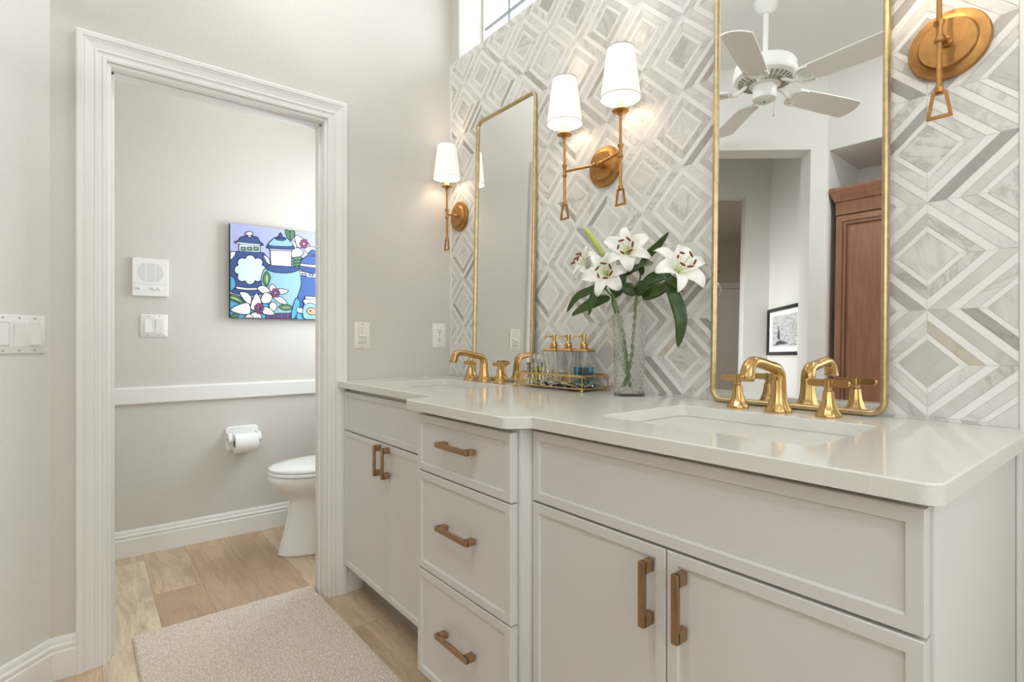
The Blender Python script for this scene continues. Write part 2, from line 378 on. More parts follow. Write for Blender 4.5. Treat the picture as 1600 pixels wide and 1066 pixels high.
def wall_slab(name, p0, p1, z0, z1, th, mat, holes=(), left=True):
    """wall along p0->p1 (floor points), thickness th to the right of travel; holes: (s0,s1,za,zb)."""
    p0 = Vector((p0[0], p0[1], 0)); p1 = Vector((p1[0], p1[1], 0)); d = (p1 - p0).normalized(); L = (p1 - p0).length
    nrm = Vector((d.y, -d.x, 0))
    bm = bm_new(); ss = sorted({0, L, *[h[0] for h in holes], *[h[1] for h in holes]}); zs = sorted({z0, z1, *[h[2] for h in holes], *[h[3] for h in holes]})
    def solid(a, b):
        if a < 0 or b < 0 or a >= len(ss) - 1 or b >= len(zs) - 1: return False
        s = (ss[a] + ss[a + 1]) / 2; z = (zs[b] + zs[b + 1]) / 2
        return not any(h[0] < s < h[1] and h[2] < z < h[3] for h in holes)
    cache = {}
    def vert(i, j, k):
        if (i, j, k) not in cache:
            q = p0 + d * ss[i] + nrm * (th * k); cache[(i, j, k)] = bm.verts.new((q.x, q.y, zs[j]))
        return cache[(i, j, k)]
    for a in range(len(ss) - 1):
        for b in range(len(zs) - 1):
            if not solid(a, b): continue
            bm.faces.new((vert(a, b, 0), vert(a, b + 1, 0), vert(a + 1, b + 1, 0), vert(a + 1, b, 0)))
            bm.faces.new((vert(a, b, 1), vert(a + 1, b, 1), vert(a + 1, b + 1, 1), vert(a, b + 1, 1)))
            if not solid(a - 1, b): bm.faces.new((vert(a, b, 0), vert(a, b, 1), vert(a, b + 1, 1), vert(a, b + 1, 0)))
            if not solid(a + 1, b): bm.faces.new((vert(a + 1, b, 0), vert(a + 1, b + 1, 0), vert(a + 1, b + 1, 1), vert(a + 1, b, 1)))
            if not solid(a, b - 1): bm.faces.new((vert(a, b, 0), vert(a + 1, b, 0), vert(a + 1, b, 1), vert(a, b, 1)))
            if not solid(a, b + 1): bm.faces.new((vert(a, b + 1, 0), vert(a, b + 1, 1), vert(a + 1, b + 1, 1), vert(a + 1, b + 1, 0)))
    return struct(obj(name, bm, mat, smooth=False))
#=====SETTING=====
CEIL = 2.91; HZ = .9
# floor and ceilings
bm = bm_new(); box(bm, -7.5, 3.7, -8.2, .4, -.05, 0); struct(obj('floor', bm, 'floor', smooth=False))
bm = bm_new(); box(bm, -.115, 3.65, -2.9, .02, CEIL, CEIL + .06); struct(obj('ceiling', bm, 'ceiling', smooth=False))
bm = bm_new(); box(bm, -1.2, -.113, -1.75, .2, 2.70, 2.76); struct(obj('ceiling_toilet', bm, 'ceiling', smooth=False))
bm = bm_new(); prism(bm, [(.05, -1.745), (.735, -2.43), (1.04, -3.95), (-1.15, -6.2), (-3.45, -3.9), (-1.25, -1.7), (-.4, -1.7)], 2.74, 2.80)
struct(obj('ceiling_hall', bm, 'ceiling', smooth=False))
# left wall with the doorway to the toilet room
DY0, DY1, DZ = -1.338, -.605, 1.992
wall_slab('wall_left', (0, .02), (0, -1.48), 0, CEIL, .113, 'wall', [(.02 - DY1, .02 - DY0, 0, DZ)])
# diagonal wall with the open passage, then the front wall with its niche
s2 = math.sqrt(2)
wall_slab('wall_diagonal', (0, -1.48), (.825, -2.305), 0, CEIL, .147, 'wall_w', [(.21 * s2, .755 * s2, 0, 2.38)])
wall_slab('wall_front', (.825, -2.305), (3.6, -2.305), 0, CEIL, .62, 'wall_w', [(.012, 1.35, 0, 2.37), (1.525, 2.555, 1.07, 2.33)])
bm = bm_new(); box(bm, .70, 2.3, -2.95, -2.80, 0, 2.5); struct(obj('wall_niche_back', bm, 'wall_w', smooth=False))
wall_slab('wall_right', (3.5, -2.35), (3.5, .02), 0, CEIL, .12, 'wall_w', [(.45, 1.95, 1.0, 2.5)])
# back wall: mosaic below, plaster above and right, high window recess
wall_slab('wall_back', (3.6, 0), (-.115, 0), 0, CEIL, .16, 'wall', [(3.6 - 1.93, 3.6 - .072, 2.415, 2.86)])
# marble mosaic as its own setting mesh, one face per cut stone
def clip_poly(poly, x0, x1, z0, z1):
    for ax, lim, sg in ((0, x0, 1), (0, x1, -1), (1, z0, 1), (1, z1, -1)):
        out = []
        for i in range(len(poly)):
            a, b = poly[i], poly[(i + 1) % len(poly)]; ia = sg * (a[ax] - lim) >= 0; ib = sg * (b[ax] - lim) >= 0
            if ia: out.append(a)
            if ia != ib:
                t_ = (lim - a[ax]) / (b[ax] - a[ax]); out.append((a[0] + (b[0] - a[0]) * t_, a[1] + (b[1] - a[1]) * t_))
        poly = out
        if len(poly) < 3: return None
    return poly
def inset_poly(poly, d):
    n = len(poly); ar = sum(poly[i][0] * poly[(i + 1) % n][1] - poly[(i + 1) % n][0] * poly[i][1] for i in range(n))
    if ar < 0: poly = poly[::-1]
    out = []
    for i in range(n):
        p, c_, q = Vector(poly[i - 1]), Vector(poly[i]), Vector(poly[(i + 1) % n])
        d1 = (c_ - p).normalized(); d2 = (q - c_).normalized(); n1 = Vector((-d1.y, d1.x)); n2 = Vector((-d2.y, d2.x))
        out.append(tuple(c_ + (n1 + n2) * (d / (1 + max(-.7, n1.dot(n2))))))
    return out
SX, A_, B_ = .1475, .116, .11325
X0, ZN = 1.8865, .9055
bm = bm_new(); tones, veils, kinds = [], [], []
def stone(poly, kind):
    p = inset_poly(poly, .00045); p = clip_poly(p, .016, 2.028, HZ, 2.409)
    if not p: return
    bm.faces.new([bm.verts.new((x, -.006, z)) for x, z in p])
    q = rnd.random(); tones.append(q ** 1.5 * .9 if (q < .90 or len(poly) == 4 and abs(poly[0][1] - poly[2][1]) < 1e-9) else (.86 + .14 * rnd.random())); veils.append(rnd.random()); kinds.append(kind)
for k in range(-14, 3):
    for j in range(-2, 9):
        cx = X0 + k * SX; cz = ZN + B_ + 2 * B_ * j + (B_ if k % 2 else 0)
        P = lambda u, w: (cx + u * A_, cz + w * B_)
        stone([P(.445, 0), P(0, .445), P(-.445, 0), P(0, -.445)], 0)
        for f0, f1, kd in ((.445, .575, 1), (.575, .81, 0), (.81, 1, 1)):
            for sx in (1, -1):
                for sz in (1, -1): stone([P(sx * f0, 0), P(sx * f1, 0), P(0, sz * f1), P(0, sz * f0)], kd)
        for sz in (1, -1):
            stone([(cx + A_, cz), (cx + SX, cz), (cx + SX - A_, cz + sz * B_), (cx, cz + sz * B_)], 0)
for nm in ('tone', 'veil', 'kind'): pass
me_bm = bm
o = obj('wall_back_mosaic', bm, ['marble'], smooth=False, recalc=False)
for p_ in o.data.polygons: pass
for nm, vals in (('tone', tones), ('veil', veils), ('kind', kinds)):
    at_ = o.data.attributes.new(nm, 'FLOAT', 'FACE'); at_.data.foreach_set('value', [float(x) for x in vals])
o.data.flip_normals() if o.data.polygons[0].normal.y > 0 else None
struct(o)
bm = bm_new(); box(bm, .0, 2.036, -.0052, .001, HZ - .02, 2.4105); struct(obj('wall_back_grout', bm, 'grout', smooth=False))
bm = bm_new()
box(bm, .0, .0155, -.008, 0, HZ, 2.4115, .002); box(bm, 2.0285, 2.041, -.0085, 0, HZ - .02, 2.4115, .002)
struct(obj('trim_1', bm, 'trim'))
# high window
W0, W1, Z0, Z1, WY = .072, 1.93, 2.415, 2.86, .148
wt = thing('window_1', 'white framed high window with thin grilles above the mosaic wall', 'window', (1.0, WY, Z0)); struct(wt)
bm = bm_new()
for a in ((W0, W1, Z0, Z0 + .028), (W0, W1, Z1 - .03, Z1)): box(bm, a[0], a[1], WY - .012, WY + .012, a[2], a[3], .003)
for xx in (W0, W1 - .012): box(bm, xx, xx + .012, WY - .012, WY + .012, Z0 + .028, Z1 - .03, .003)
obj('window_frame', bm, 'trim', wt)
bm = bm_new()
x = .272
while x < W1 - .05: box(bm, x - .003, x + .003, WY - .004, WY + .004, Z0 + .02, Z1); x += .2
box(bm, W0, W1, WY - .006, WY + .006, 2.598, 2.604)
obj('grille', bm, paint('grille_grey', S(150, 152, 150), .5), wt)
bm = bm_new(); box(bm, W0 + .01, W1 - .01, WY + .0125, WY + .0155, Z0 + .02, Z1 - .02); obj('window_pane', bm, 'pane', wt, smooth=False)
# side window out of view, added to house a fill light
wt = thing('added_window_2', 'added unseen wide white side window at the far right end of the bathroom', 'window', (3.56, -1.15, 1.0)); struct(wt)
bm = bm_new()
for a in ((-1.90, -.40, 1.0, 1.05), (-1.90, -.40, 2.45, 2.5), (-1.90, -1.85, 1.0, 2.5), (-.45, -.40, 1.0, 2.5), (-1.17, -1.13, 1.0, 2.5)): box(bm, 3.545, 3.585, a[0], a[1], a[2], a[3], .004)
obj('window_frame', bm, 'trim', wt)
bm = bm_new(); box(bm, 3.563, 3.567, -1.87, -.43, 1.03, 2.47); obj('window_pane', bm, 'pane', wt, smooth=False)
wt = thing('added_window_3', 'added unseen white framed window in the front wall behind the camera', 'window', (2.865, -2.36, 1.07)); struct(wt)  # invented opening that houses the front fill light
bm = bm_new()
for a in ((2.35, 3.38, 1.07, 1.11), (2.35, 3.38, 2.29, 2.33), (2.35, 2.39, 1.11, 2.29), (3.34, 3.38, 1.11, 2.29), (2.85, 2.88, 1.11, 2.29)): box(bm, a[0], a[1], -2.40, -2.36, a[2], a[3], .004)
obj('window_frame', bm, 'trim', wt)
bm = bm_new(); box(bm, 2.38, 3.35, -2.382, -2.378, 1.10, 2.30); obj('window_pane', bm, 'pane', wt, smooth=False)
wt = thing('added_window_4', 'added unseen white framed window above the toilet tank, hidden behind the doorway', 'window', (-.56, .14, 1.12)); struct(wt)  # invented opening that houses the toilet room fill light
bm = bm_new()
for a in ((-.848, -.272, 1.12, 1.15), (-.848, -.272, 1.97, 2.0), (-.848, -.818, 1.15, 1.97), (-.302, -.272, 1.15, 1.97)): box(bm, a[0], a[1], .115, .155, a[2], a[3], .004)
obj('window_frame', bm, 'trim', wt)
bm = bm_new(); box(bm, -.82, -.30, .133, .137, 1.14, 1.98); obj('window_pane', bm, 'pane', wt, smooth=False)
# toilet room
wall_slab('wall_toilet', (-1.03, .2), (-1.03, -1.75), 0, 2.72, .1, 'wall')
wall_slab('wall_toilet_back', (-.113, .06), (-1.03, .06), 0, 2.72, .1, 'wall', [(.157, .737, 1.12, 2.0)])
wall_slab('wall_toilet_front', (-1.03, -1.62), (-.113, -1.62), 0, 2.72, .05, 'wall')
bm = bm_new(); prism(bm, [(0, .750), (.014, .752), (.017, .757), (.017, .828), (.014, .834), (0, .836)], -1.62, .06, fmap=lambda a, b, h: (-1.03 + a, h, b)); struct(obj('trim_2', bm, 'trim', smooth=False))
bm = bm_new(); sweep_h(bm, [(-1.03, -1.62), (-1.03, .06), (-.113, .06)], BASEPROF, left=False); struct(obj('baseboard_toilet', bm, 'trim'))
# door casing and jamb
bm = bm_new()
cas = [(0, .0), (0, .010), (.006, .012), (.010, .012), (.012, .009), (.022, .010), (.026, .014), (.030, .014), (.033, .011), (.050, .016), (.056, .019), (.059, .017), (.062, .021), (.074, .022), (.079, .019), (.079, 0)]
for side in (0, 1):
    sgn = 1 if side == 0 else -1; xo = .0 if side == 0 else -.113
    rows = []
    for a, h in cas:
        x = xo + sgn * h
        rows.append([bm.verts.new(p) for p in ((x, DY0 - a, 0), (x, DY0 - a, DZ + a), (x, DY1 + a, DZ + a), (x, DY1 + a, 0))])
    n = len(rows)
    for i in range(n - 1):
        for k in range(3): bm.faces.new((rows[i][k], rows[i][k + 1], rows[i + 1][k + 1], rows[i + 1][k]))
    bm.faces.new([r[0] for r in rows]); bm.faces.new([r[3] for r in rows])
struct(obj('trim_3', bm, 'trim', smooth=False))
bm = bm_new(); JT = .012
box(bm, -.1135, .0005, DY0, DY0 + JT, 0, DZ, .001); box(bm, -.1135, .0005, DY1 - JT, DY1, 0, DZ, .001); box(bm, -.1135, .0005, DY0 + JT, DY1 - JT, DZ - JT, DZ, .001)
for y0, y1 in ((DY0 + JT, DY0 + JT + .01), (DY1 - JT - .01, DY1 - JT)): box(bm, -.075, -.04, y0, y1, 0, DZ - JT, .002)
box(bm, -.075, -.04, DY0 + JT, DY1 - JT, DZ - JT - .01, DZ - JT, .002)
struct(obj('door_1', bm, 'trim'))
# baseboards of the main room
bm = bm_new(); sweep_h(bm, [(0, DY0 - .079), (0, -1.48), (.205, -1.685)], BASEPROF); struct(obj('baseboard_left', bm, 'trim'))
bm = bm_new(); sweep_h(bm, [(0, -.02), (0, DY1 + .079)], BASEPROF); struct(obj('baseboard_corner', bm, 'trim'))
bm = bm_new(); sweep_h(bm, [(3.5, 0), (2.05, 0)], BASEPROF); struct(obj('baseboard_back', bm, 'trim'))
# hall seen through the passage (in the mirror)
wall_slab('wall_hall', (.155, -2.965), (.715, -2.405), 0, 2.75, .08, 'wall_w')
wall_slab('wall_hall_end', (-1.21, -1.60), (1.04, -3.85), 0, 2.75, .11, 'wall_w', [((1.21 - .50) * s2, (1.21 + .018) * s2, 0, 2.36)])
wall_slab('wall_hall_side', (.04, -1.73), (-.56, -2.33), 0, 2.75, .05, 'wall_w')
wall_slab('wall_far_room', (-3.4, -3.9), (-1.15, -6.15), 0, 2.75, .1, 'wall')
wall_slab('wall_far_room_left', (-1.21, -1.71), (-3.4, -3.9), 0, 2.75, .1, 'wall')
wall_slab('wall_far_room_right', (-1.15, -6.15), (1.04, -3.96), 0, 2.75, .1, 'wall')

#=====VANITY=====
def shaker(bm, x0, x1, z0, z1, yf, th=.02, rail=.020, rec=.0055):
    """slim framed front facing -y; the face is at yf."""
    e = .0015
    A = [bm.verts.new((x, yf, z)) for x, z in ((x0 + e, z0 + e), (x1 - e, z0 + e), (x1 - e, z1 - e), (x0 + e, z1 - e))]
    O = [bm.verts.new((x, yf + e, z)) for x, z in ((x0, z0), (x1, z0), (x1, z1), (x0, z1))]
    Bk = [bm.verts.new((x, yf + th, z)) for x, z in ((x0, z0), (x1, z0), (x1, z1), (x0, z1))]
    I = [bm.verts.new((x, yf, z)) for x, z in ((x0 + rail, z0 + rail), (x1 - rail, z0 + rail), (x1 - rail, z1 - rail), (x0 + rail, z1 - rail))]
    J = [bm.verts.new((x, yf + rec, z)) for x, z in ((x0 + rail + .0025, z0 + rail + .0025), (x1 - rail - .0025, z0 + rail + .0025), (x1 - rail - .0025, z1 - rail - .0025), (x0 + rail + .0025, z1 - rail - .0025))]
    for P_, Q_ in ((Bk, O), (O, A), (A, I), (I, J)):
        for k in range(4): bm.faces.new((P_[k], P_[(k + 1) % 4], Q_[(k + 1) % 4], Q_[k]))
    bm.faces.new(J); bm.faces.new(list(reversed(Bk)))
def bar_handle(parent, cx, cz, yf, length, vertical, label=None):
    bm = bm_new(); h = length / 2; pr_ = .030; w = .0065; ft = .022
    def bx(a0, a1, b0, b1, y0, y1):
        if vertical: box(bm, cx + b0, cx + b1, y0, y1, cz + a0, cz + a1, .0012)
        else: box(bm, cx + a0, cx + a1, y0, y1, cz + b0, cz + b1, .0012)
    bx(-h, h, -w, w, yf - pr_, yf - pr_ + .009)
    for s_ in (-1, 1):
        a0, a1 = (h - ft, h) if s_ > 0 else (-h, -h + ft)
        bx(a0, a1, -w, w, yf - pr_ + .004, yf + .0003)
    return obj('handle', bm, 'bronze', parent)
HB = .873
# left sink unit
YL = -.545; XL0, XL1 = .030, .855
t = thing('vanity_cabinet', 'off-white two-door sink cabinet at the far end, next to the toilet doorway', 'cabinet', (.44, -.28, 0))
bm = bm_new(); box(bm, .004, .862, YL + .022, -.012, .125, HB, .001); obj('carcass', bm, 'cab', t)
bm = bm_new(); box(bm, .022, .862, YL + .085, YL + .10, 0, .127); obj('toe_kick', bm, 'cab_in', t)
bm = bm_new(); shaker(bm, XL0, .815, .697, .856, YL); obj('front_panel', bm, 'cab', t)
for x0, x1, hx in ((XL0, .4235, .385), (.4265, .815, .452)):
    bm = bm_new(); shaker(bm, x0, x1, .13, .692, YL); d = obj('door', bm, 'cab', t)
    bar_handle(d, hx, .630, YL, .112, True)
# drawer unit, standing proud between the sinks
YM = -.655
t = thing('vanity_cabinet', 'off-white three-drawer cabinet standing proud between the two sink cabinets', 'cabinet', (1.08, -.33, 0))
bm = bm_new(); box(bm, .8635, 1.2985, YM + .0235, -.012, .125, HB, .001); obj('carcass', bm, 'cab', t)
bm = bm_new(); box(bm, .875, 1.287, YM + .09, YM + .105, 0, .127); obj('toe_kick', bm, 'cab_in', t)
for z0, z1, hz in ((.7055, .861, .797), (.4315, .7015, .580), (.135, .4275, .300)):
    bm = bm_new(); shaker(bm, .866, 1.291, z0, z1, YM); d = obj('drawer', bm, 'cab', t)
    bar_handle(d, 1.0835, hz, YM, .148, False)
# right sink unit
YR = -.600
t = thing('vanity_cabinet', 'off-white two-door sink cabinet nearest the camera, with a plain end panel', 'cabinet', (1.66, -.3, 0))
bm = bm_new(); box(bm, 1.3, 2.012, YR + .0225, -.012, .125, HB, .001); obj('carcass', bm, 'cab', t)
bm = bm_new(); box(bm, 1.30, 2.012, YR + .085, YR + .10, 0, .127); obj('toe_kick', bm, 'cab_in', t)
bm = bm_new(); box(bm, 2.0125, 2.031, YR + .0225, -.010, .0, HB, .001); obj('end_panel', bm, 'cab', t)
bm = bm_new(); box(bm, 2.0312, 2.0372, -.060, -.0105, .0, HB, .0015); obj('scribe_strip', bm, 'cab', t)
bm = bm_new(); shaker(bm, 1.3025, 2.027, .7065, .863, YR); obj('front_panel', bm, 'cab', t)
for x0, x1, hx in ((1.3025, 1.657, 1.627), (1.660, 2.027, 1.695)):
    bm = bm_new(); shaker(bm, x0, x1, .135, .7015, YR); d = obj('door', bm, 'cab', t)
    bar_handle(d, hx, .620, YR, .116, True)

# ------------------------------------------------ worktop with two sink cut-outs
SINKS = [(.215, .665, -.465, -.160), (1.410, 1.857, -.500, -.180)]
def arc(cx, cy, r, a0, a1, n=6): return [(cx + r * math.cos(R(a0 + (a1 - a0) * i / n)), cy + r * math.sin(R(a0 + (a1 - a0) * i / n))) for i in range(n + 1)]
FL, FM, FRt = -.567, -.677, -.622
outline = [(.0015, -.0098), (.0015, FL)]
outline += [(.74, FL)] + [(.80, FL)]
outline += [(.800, FL), (.822, FL - .045), ] + arc(.846, FM + .016, .016, 190, 270)
outline += arc(1.281, FM + .022, .022, 270, 330) + arc(1.338, FRt - .018 + .034 - .034, .018, 150, 90)[0:1] + [(1.325, FRt + .0)]
outline += arc(2.047 - .022, FRt + .022, .022, 270, 360) + [(2.047, -.0098)]
def dedupe(p):
    o_ = []
    for q in p:
        if not o_ or (Vector(q) - Vector(o_[-1])).length > .0008: o_.append(q)
    return o_
outline = dedupe(outline)
holes_ = [rrect((a + b) / 2, (c_ + d_) / 2, b - a, d_ - c_, .022, 5) for a, b, c_, d_ in SINKS]
def plate_with_holes(bm, outline, holes_, z0, z1, e=.0025):
    def ring(poly, z, grow=0):
        if grow: poly = inset_poly(poly, grow)
        return [bm.verts.new((x, y, z)) for x, y in poly]
    loops_top, loops_bot = [], []
    for idx, poly in enumerate([outline] + holes_):
        ar = sum(poly[i][0] * poly[(i + 1) % len(poly)][1] - poly[(i + 1) % len(poly)][0] * poly[i][1] for i in range(len(poly)))
        if ar < 0: poly = poly[::-1]
        g = e if idx == 0 else -e * .6
        top = ring(poly, z1, g); mid = ring(poly, z1 - abs(g)); bot = ring(poly, z0)
        n = len(poly)
        for A, B in ((bot, mid), (mid, top)):
            for i in range(n): bm.faces.new((A[i], A[(i + 1) % n], B[(i + 1) % n], B[i]))
        loops_top.append(top); loops_bot.append(bot)
    for loops in (loops_top, loops_bot):
        es = []
        for lp in loops:
            for i in range(len(lp)):
                e_ = bm.edges.get((lp[i], lp[(i + 1) % len(lp)])) or bm.edges.new((lp[i], lp[(i + 1) % len(lp)])); es.append(e_)
        bmesh.ops.triangle_fill(bm, use_beauty=True, use_dissolve=False, edges=es)
bm = bm_new(); plate_with_holes(bm, outline, holes_, HB + .0005, HZ)
o = obj('worktop', bm, 'quartz', ang=25); rebase(o, (1.02, -.3, HB)); tag(o, 'white quartz worktop with rounded corners running over all three vanity cabinets', 'countertop')

def sink(cut, label):
    a, b, c_, d_ = cut; cx, cy = (a + b) / 2, (c_ + d_) / 2; w, h = b - a, d_ - c_
    t = thing('undermount_sink', label, 'sink', (cx, cy, HB - .15), 'undermount basins')
    bm = bm_new(); secs = []
    def rr(w_, h_, r_, z): return [(x, y, z) for x, y in rrect(cx, cy, w_, h_, r_, 6)]
    zt = HB - .0005
    secs = [rr(w + .02, h + .02, .03, zt - .015), rr(w + .03, h + .03, .034, zt), rr(w + .006, h + .006, .025, zt), rr(w + .002, h + .002, .03, zt - .006), rr(w - .02, h - .02, .04, zt - .09), rr(w - .05, h - .05, .05, zt - .118), rr(w - .12, h - .12, .05, zt - .128), rr(.06, .06, .029, zt - .134)]
    loft(bm, secs, cap0=False)
    secs2 = [rr(w + .02, h + .02, .03, zt - .015), rr(w + .005, h + .005, .05, zt - .10), rr(w - .03, h - .03, .06, zt - .135), rr(.08, .08, .039, zt - .148)]
    loft(bm, secs2, cap0=False); bmesh.ops.remove_doubles(bm, verts=bm.verts, dist=.0002)
    obj('basin', bm, 'porcelain', t)
    bm = bm_new(); lathe(bm, [(0, .001), (.012, .0012), (.016, .003), (.024, .003), (.026, .0005), (.026, -.002), (0, -.002)], (cx, cy, zt - .1335), seg=28); obj('drain', bm, 'brass', t)
sink(SINKS[0], 'white undermount basin cut into the worktop below the far mirror')
sink(SINKS[1], 'white undermount basin cut into the worktop below the near mirror')

# ------------------------------------------------ widespread faucets
def make_faucet(label, loc):
    t = thing('faucet', label, 'faucet', loc, 'brushed brass widespread faucets')
    X, Y, Z = loc
    bm = bm_new()
    flare = [(.0, 0), (.0285, 0), (.0295, .003), (.0285, .007), (.0240, .014), (.0205, .024), (.0182, .038), (.0170, .055), (.0165, .075)]
    lathe(bm, flare + [(0, .075)], (X, Y, Z), seg=48, rmod=lambda a, h: 1 + .035 * math.cos(8 * a) * (1 if h > .006 else .3))
    pts = catmull([(X, Y, Z + .045), (X, Y, Z + .072), (X, Y - .002, Z + .090), (X, Y - .016, Z + .103), (X, Y - .05, Z + .110), (X, Y - .095, Z + .119), (X, Y - .122, Z + .1195), (X, Y - .138, Z + .110), (X, Y - .145, Z + .092), (X, Y - .147, Z + .085)], 6)
    n = len(pts); rad = [.0165 - .0022 * min(1, max(0, (i - 10) / 14)) + (.0035 * max(0, (i - n * .74) / (n * .26))) for i in range(n)]
    tube(bm, pts, rad, 20, side=(1, 0, 0), flat=.86)
    s_ = obj('spout', bm, 'brass', t)
    bm = bm_new(); lathe(bm, [(.0, -.001), (.0155, -.001), (.0165, .002), (.0165, .006), (.0150, .008), (0, .008)], (X, Y - .147, Z + .0835), seg=24); obj('aerator', bm, 'brass', s_)
    for dx in (-.1, .108):
        bm = bm_new(); hx = X + dx
        lathe(bm, [(0, 0), (.0255, 0), (.0265, .003), (.0255, .007), (.0200, .014), (.0160, .024), (.0130, .036), (.0112, .050), (.0108, .056), (.0082, .058), (.0082, .064), (.0098, .066), (.0098, .082), (0, .083)], (hx, Y, Z), seg=40, rmod=lambda a, h: 1 + .03 * math.cos(8 * a) * (1 if .006 < h < .057 else .2))
        hd = obj('handle', bm, 'brass', t)
        bm = bm_new()
        A = [(hx - .042 + .0, 0)]
        prof = rrect(0, 0, .084, .0155, .0076, 6)
        v = prism(bm, prof, -.0062, .0062, fmap=lambda a, b, h: (hx + a, Y + h, Z + .0745 + b))
        bmesh.ops.bevel(bm, geom=[e for e in bm.edges if abs(e.verts[0].co.y - e.verts[1].co.y) < 1e-6], offset=.0016, segments=2, affect='EDGES')
        tube(bm, [(hx, Y - .0085, Z + .0745), (hx, Y + .0085, Z + .0745)], .0105, 20)
        obj('lever', bm, 'brass', hd)
    return t
make_faucet('brass faucet with two lever handles behind the far basin, beside the gold tray', (.442, -.12, HZ))
make_faucet('brass faucet with two lever handles behind the near basin, in front of the large mirror', (1.630, -.12, HZ))

#=====MIRRORS=====
def make_mirror(label, x0, x1, ylean=(-.035, -.0105)):
    H, W = 1.155, x1 - x0; cx = (x0 + x1) / 2
    t = thing('wall_mirror', label, 'mirror', (cx, 0, HZ), 'gold framed leaning mirrors')
    yb, yt = ylean; ang = math.atan2(yt - yb, H)
    # local frame: u across, v up, n out of the glass (towards the room)
    mw = Matrix.Translation((cx, yb, HZ + .0012)) @ Matrix.Rotation(-ang, 4, 'X')
    def put(u, v, n): return tuple(mw @ Vector((u, -n, v)))
    FWD, D = .0135, .0165
    prof = [(0, 0), (0, .010), (.0012, .0135), (.0035, .0155), (.0065, .0165), (.0095, .0155), (.0118, .0130), (.0130, .0095), (.0135, .0075), (.0135, 0)]
    bm = bm_new(); rows = []
    for a, n in prof:
        rows.append([bm.verts.new(put(u, v + H / 2, n)) for u, v in rrect(0, 0, W - 2 * a, H - 2 * a, .034 - a, 10)])
    k = len(rows[0])
    for A, B in zip(rows, rows[1:]):
        for i in range(k): bm.faces.new((A[i], A[(i + 1) % k], B[(i + 1) % k], B[i]))
    for i in range(k): bm.faces.new((rows[-1][i], rows[-1][(i + 1) % k], rows[0][(i + 1) % k], rows[0][i]))
    obj('frame', bm, 'leaf', t, ang=50)
    bm = bm_new(); prism(bm, [(u, v + H / 2) for u, v in rrect(0, 0, W - .0262, H - .0262, .0215, 10)], .0035, .0065, fmap=lambda a, b, n: put(a, b, n)); obj('mirror_glass', bm, 'mirror', t, smooth=False)
make_mirror('tall gold framed mirror on the far side of the lilies, near the corner', .237, .646, (-.026, -.0015))
make_mirror('tall gold framed mirror behind the near brass faucet, right of the lilies', 1.410, 1.826)

#=====SCONCES=====
def arm_pole(bmp, X, Y, Z):
    pass
def pole_parts(t, X, Y, ZJ):
    """one candle arm: pole through a knuckle, loop finial, cup, sleeve, bulb, shade."""
    bm = bm_new()
    lathe(bm, [(.0, ZJ - .118), (.0075, ZJ - .118), (.0078, ZJ - .108), (.0050, ZJ - .104), (.0046, ZJ - .02), (.0085, ZJ - .017), (.0085, ZJ - .012), (.0055, ZJ - .008), (.0055, ZJ + .008), (.0062, ZJ + .012), (.0092, ZJ + .018), (.0092, ZJ + .023), (.0046, ZJ + .026), (.0042, ZJ + .112), (.0065, ZJ + .114), (.0065, ZJ + .122), (0, ZJ + .122)], (X, Y, 0), seg=20)
    pole = obj('pole', bm, 'gold', t)
    bm = bm_new()     # trapezoid loop
    z1, z0 = ZJ - .116, ZJ - .168
    outer = [(-.0125, z1), (.0125, z1), (.0210, z0), (-.0210, z0)]; inner = [(-.0080, z1 - .0055), (.0080, z1 - .0055), (.0145, z0 + .006), (-.0145, z0 + .006)]
    A, B = [], []
    for h, L in ((-.0028, A), (.0028, B)):
        for poly in (outer, inner): L.append([bm.verts.new((X + a, Y + h, b)) for a, b in poly])
    for i in range(4):
        j = (i + 1) % 4
        bm.faces.new((A[0][i], A[0][j], A[1][j], A[1][i])); bm.faces.new((B[0][i], B[1][i], B[1][j], B[0][j]))
        bm.faces.new((A[0][i], B[0][i], B[0][j], A[0][j])); bm.faces.new((A[1][i], A[1][j], B[1][j], B[1][i]))
    obj('finial', bm, 'gold', pole)
    bm = bm_new(); lathe(bm, [(0, .0), (.006, 0), (.012, .004), (.024, .006), (.0265, .009), (.0255, .0105), (.012, .010), (0, .010)], (X, Y, ZJ + .120), seg=32); obj('drip_cup', bm, 'gold', t)
    bm = bm_new(); lathe(bm, [(0, 0), (.0105, 0), (.0105, .060), (0, .061)], (X, Y, ZJ + .131), seg=20); obj('candle_sleeve', bm, 'candle', t)
    bm = bm_new(); lathe(bm, [(0, 0), (.007, .002), (.012, .018), (.0135, .030), (.010, .046), (.003, .058), (0, .059)], (X, Y, ZJ + .193), seg=20); obj('bulb', bm, 'bulb', t)
    bm = bm_new(); zb, zt, rb, rt_ = ZJ + .166, ZJ + .322, .0625, .0430
    lathe(bm, [(rb, zb), (rt_, zt), (rt_ - .0012, zt), (rb - .0012, zb), (rb, zb)], (X, Y, 0), seg=48)
    bmesh.ops.delete(bm, geom=[f for f in bm.faces if len(f.verts) > 4], context='FACES')
    sh = obj('lamp_shade', bm, 'shade', t)
    for rr_, zz in ((rb, zb + .001), (rt_, zt - .001)):
        bm = bm_new(); tube(bm, [(X + rr_ * math.cos(a), Y + rr_ * math.sin(a), zz) for a in [2 * math.pi * i / 48 for i in range(49)]], .0013, 6, cap=False)
        obj('shade_trim', bm, 'strim', sh)
    d = bpy.data.lights.new('sconce_bulb_light', 'POINT'); d.energy = 1.75; d.color = (1, .82, .62); d.shadow_soft_size = .02
    lo = bpy.data.objects.new('sconce_bulb_light', d); COL.objects.link(lo); lo.location = (X, Y, ZJ + .232)
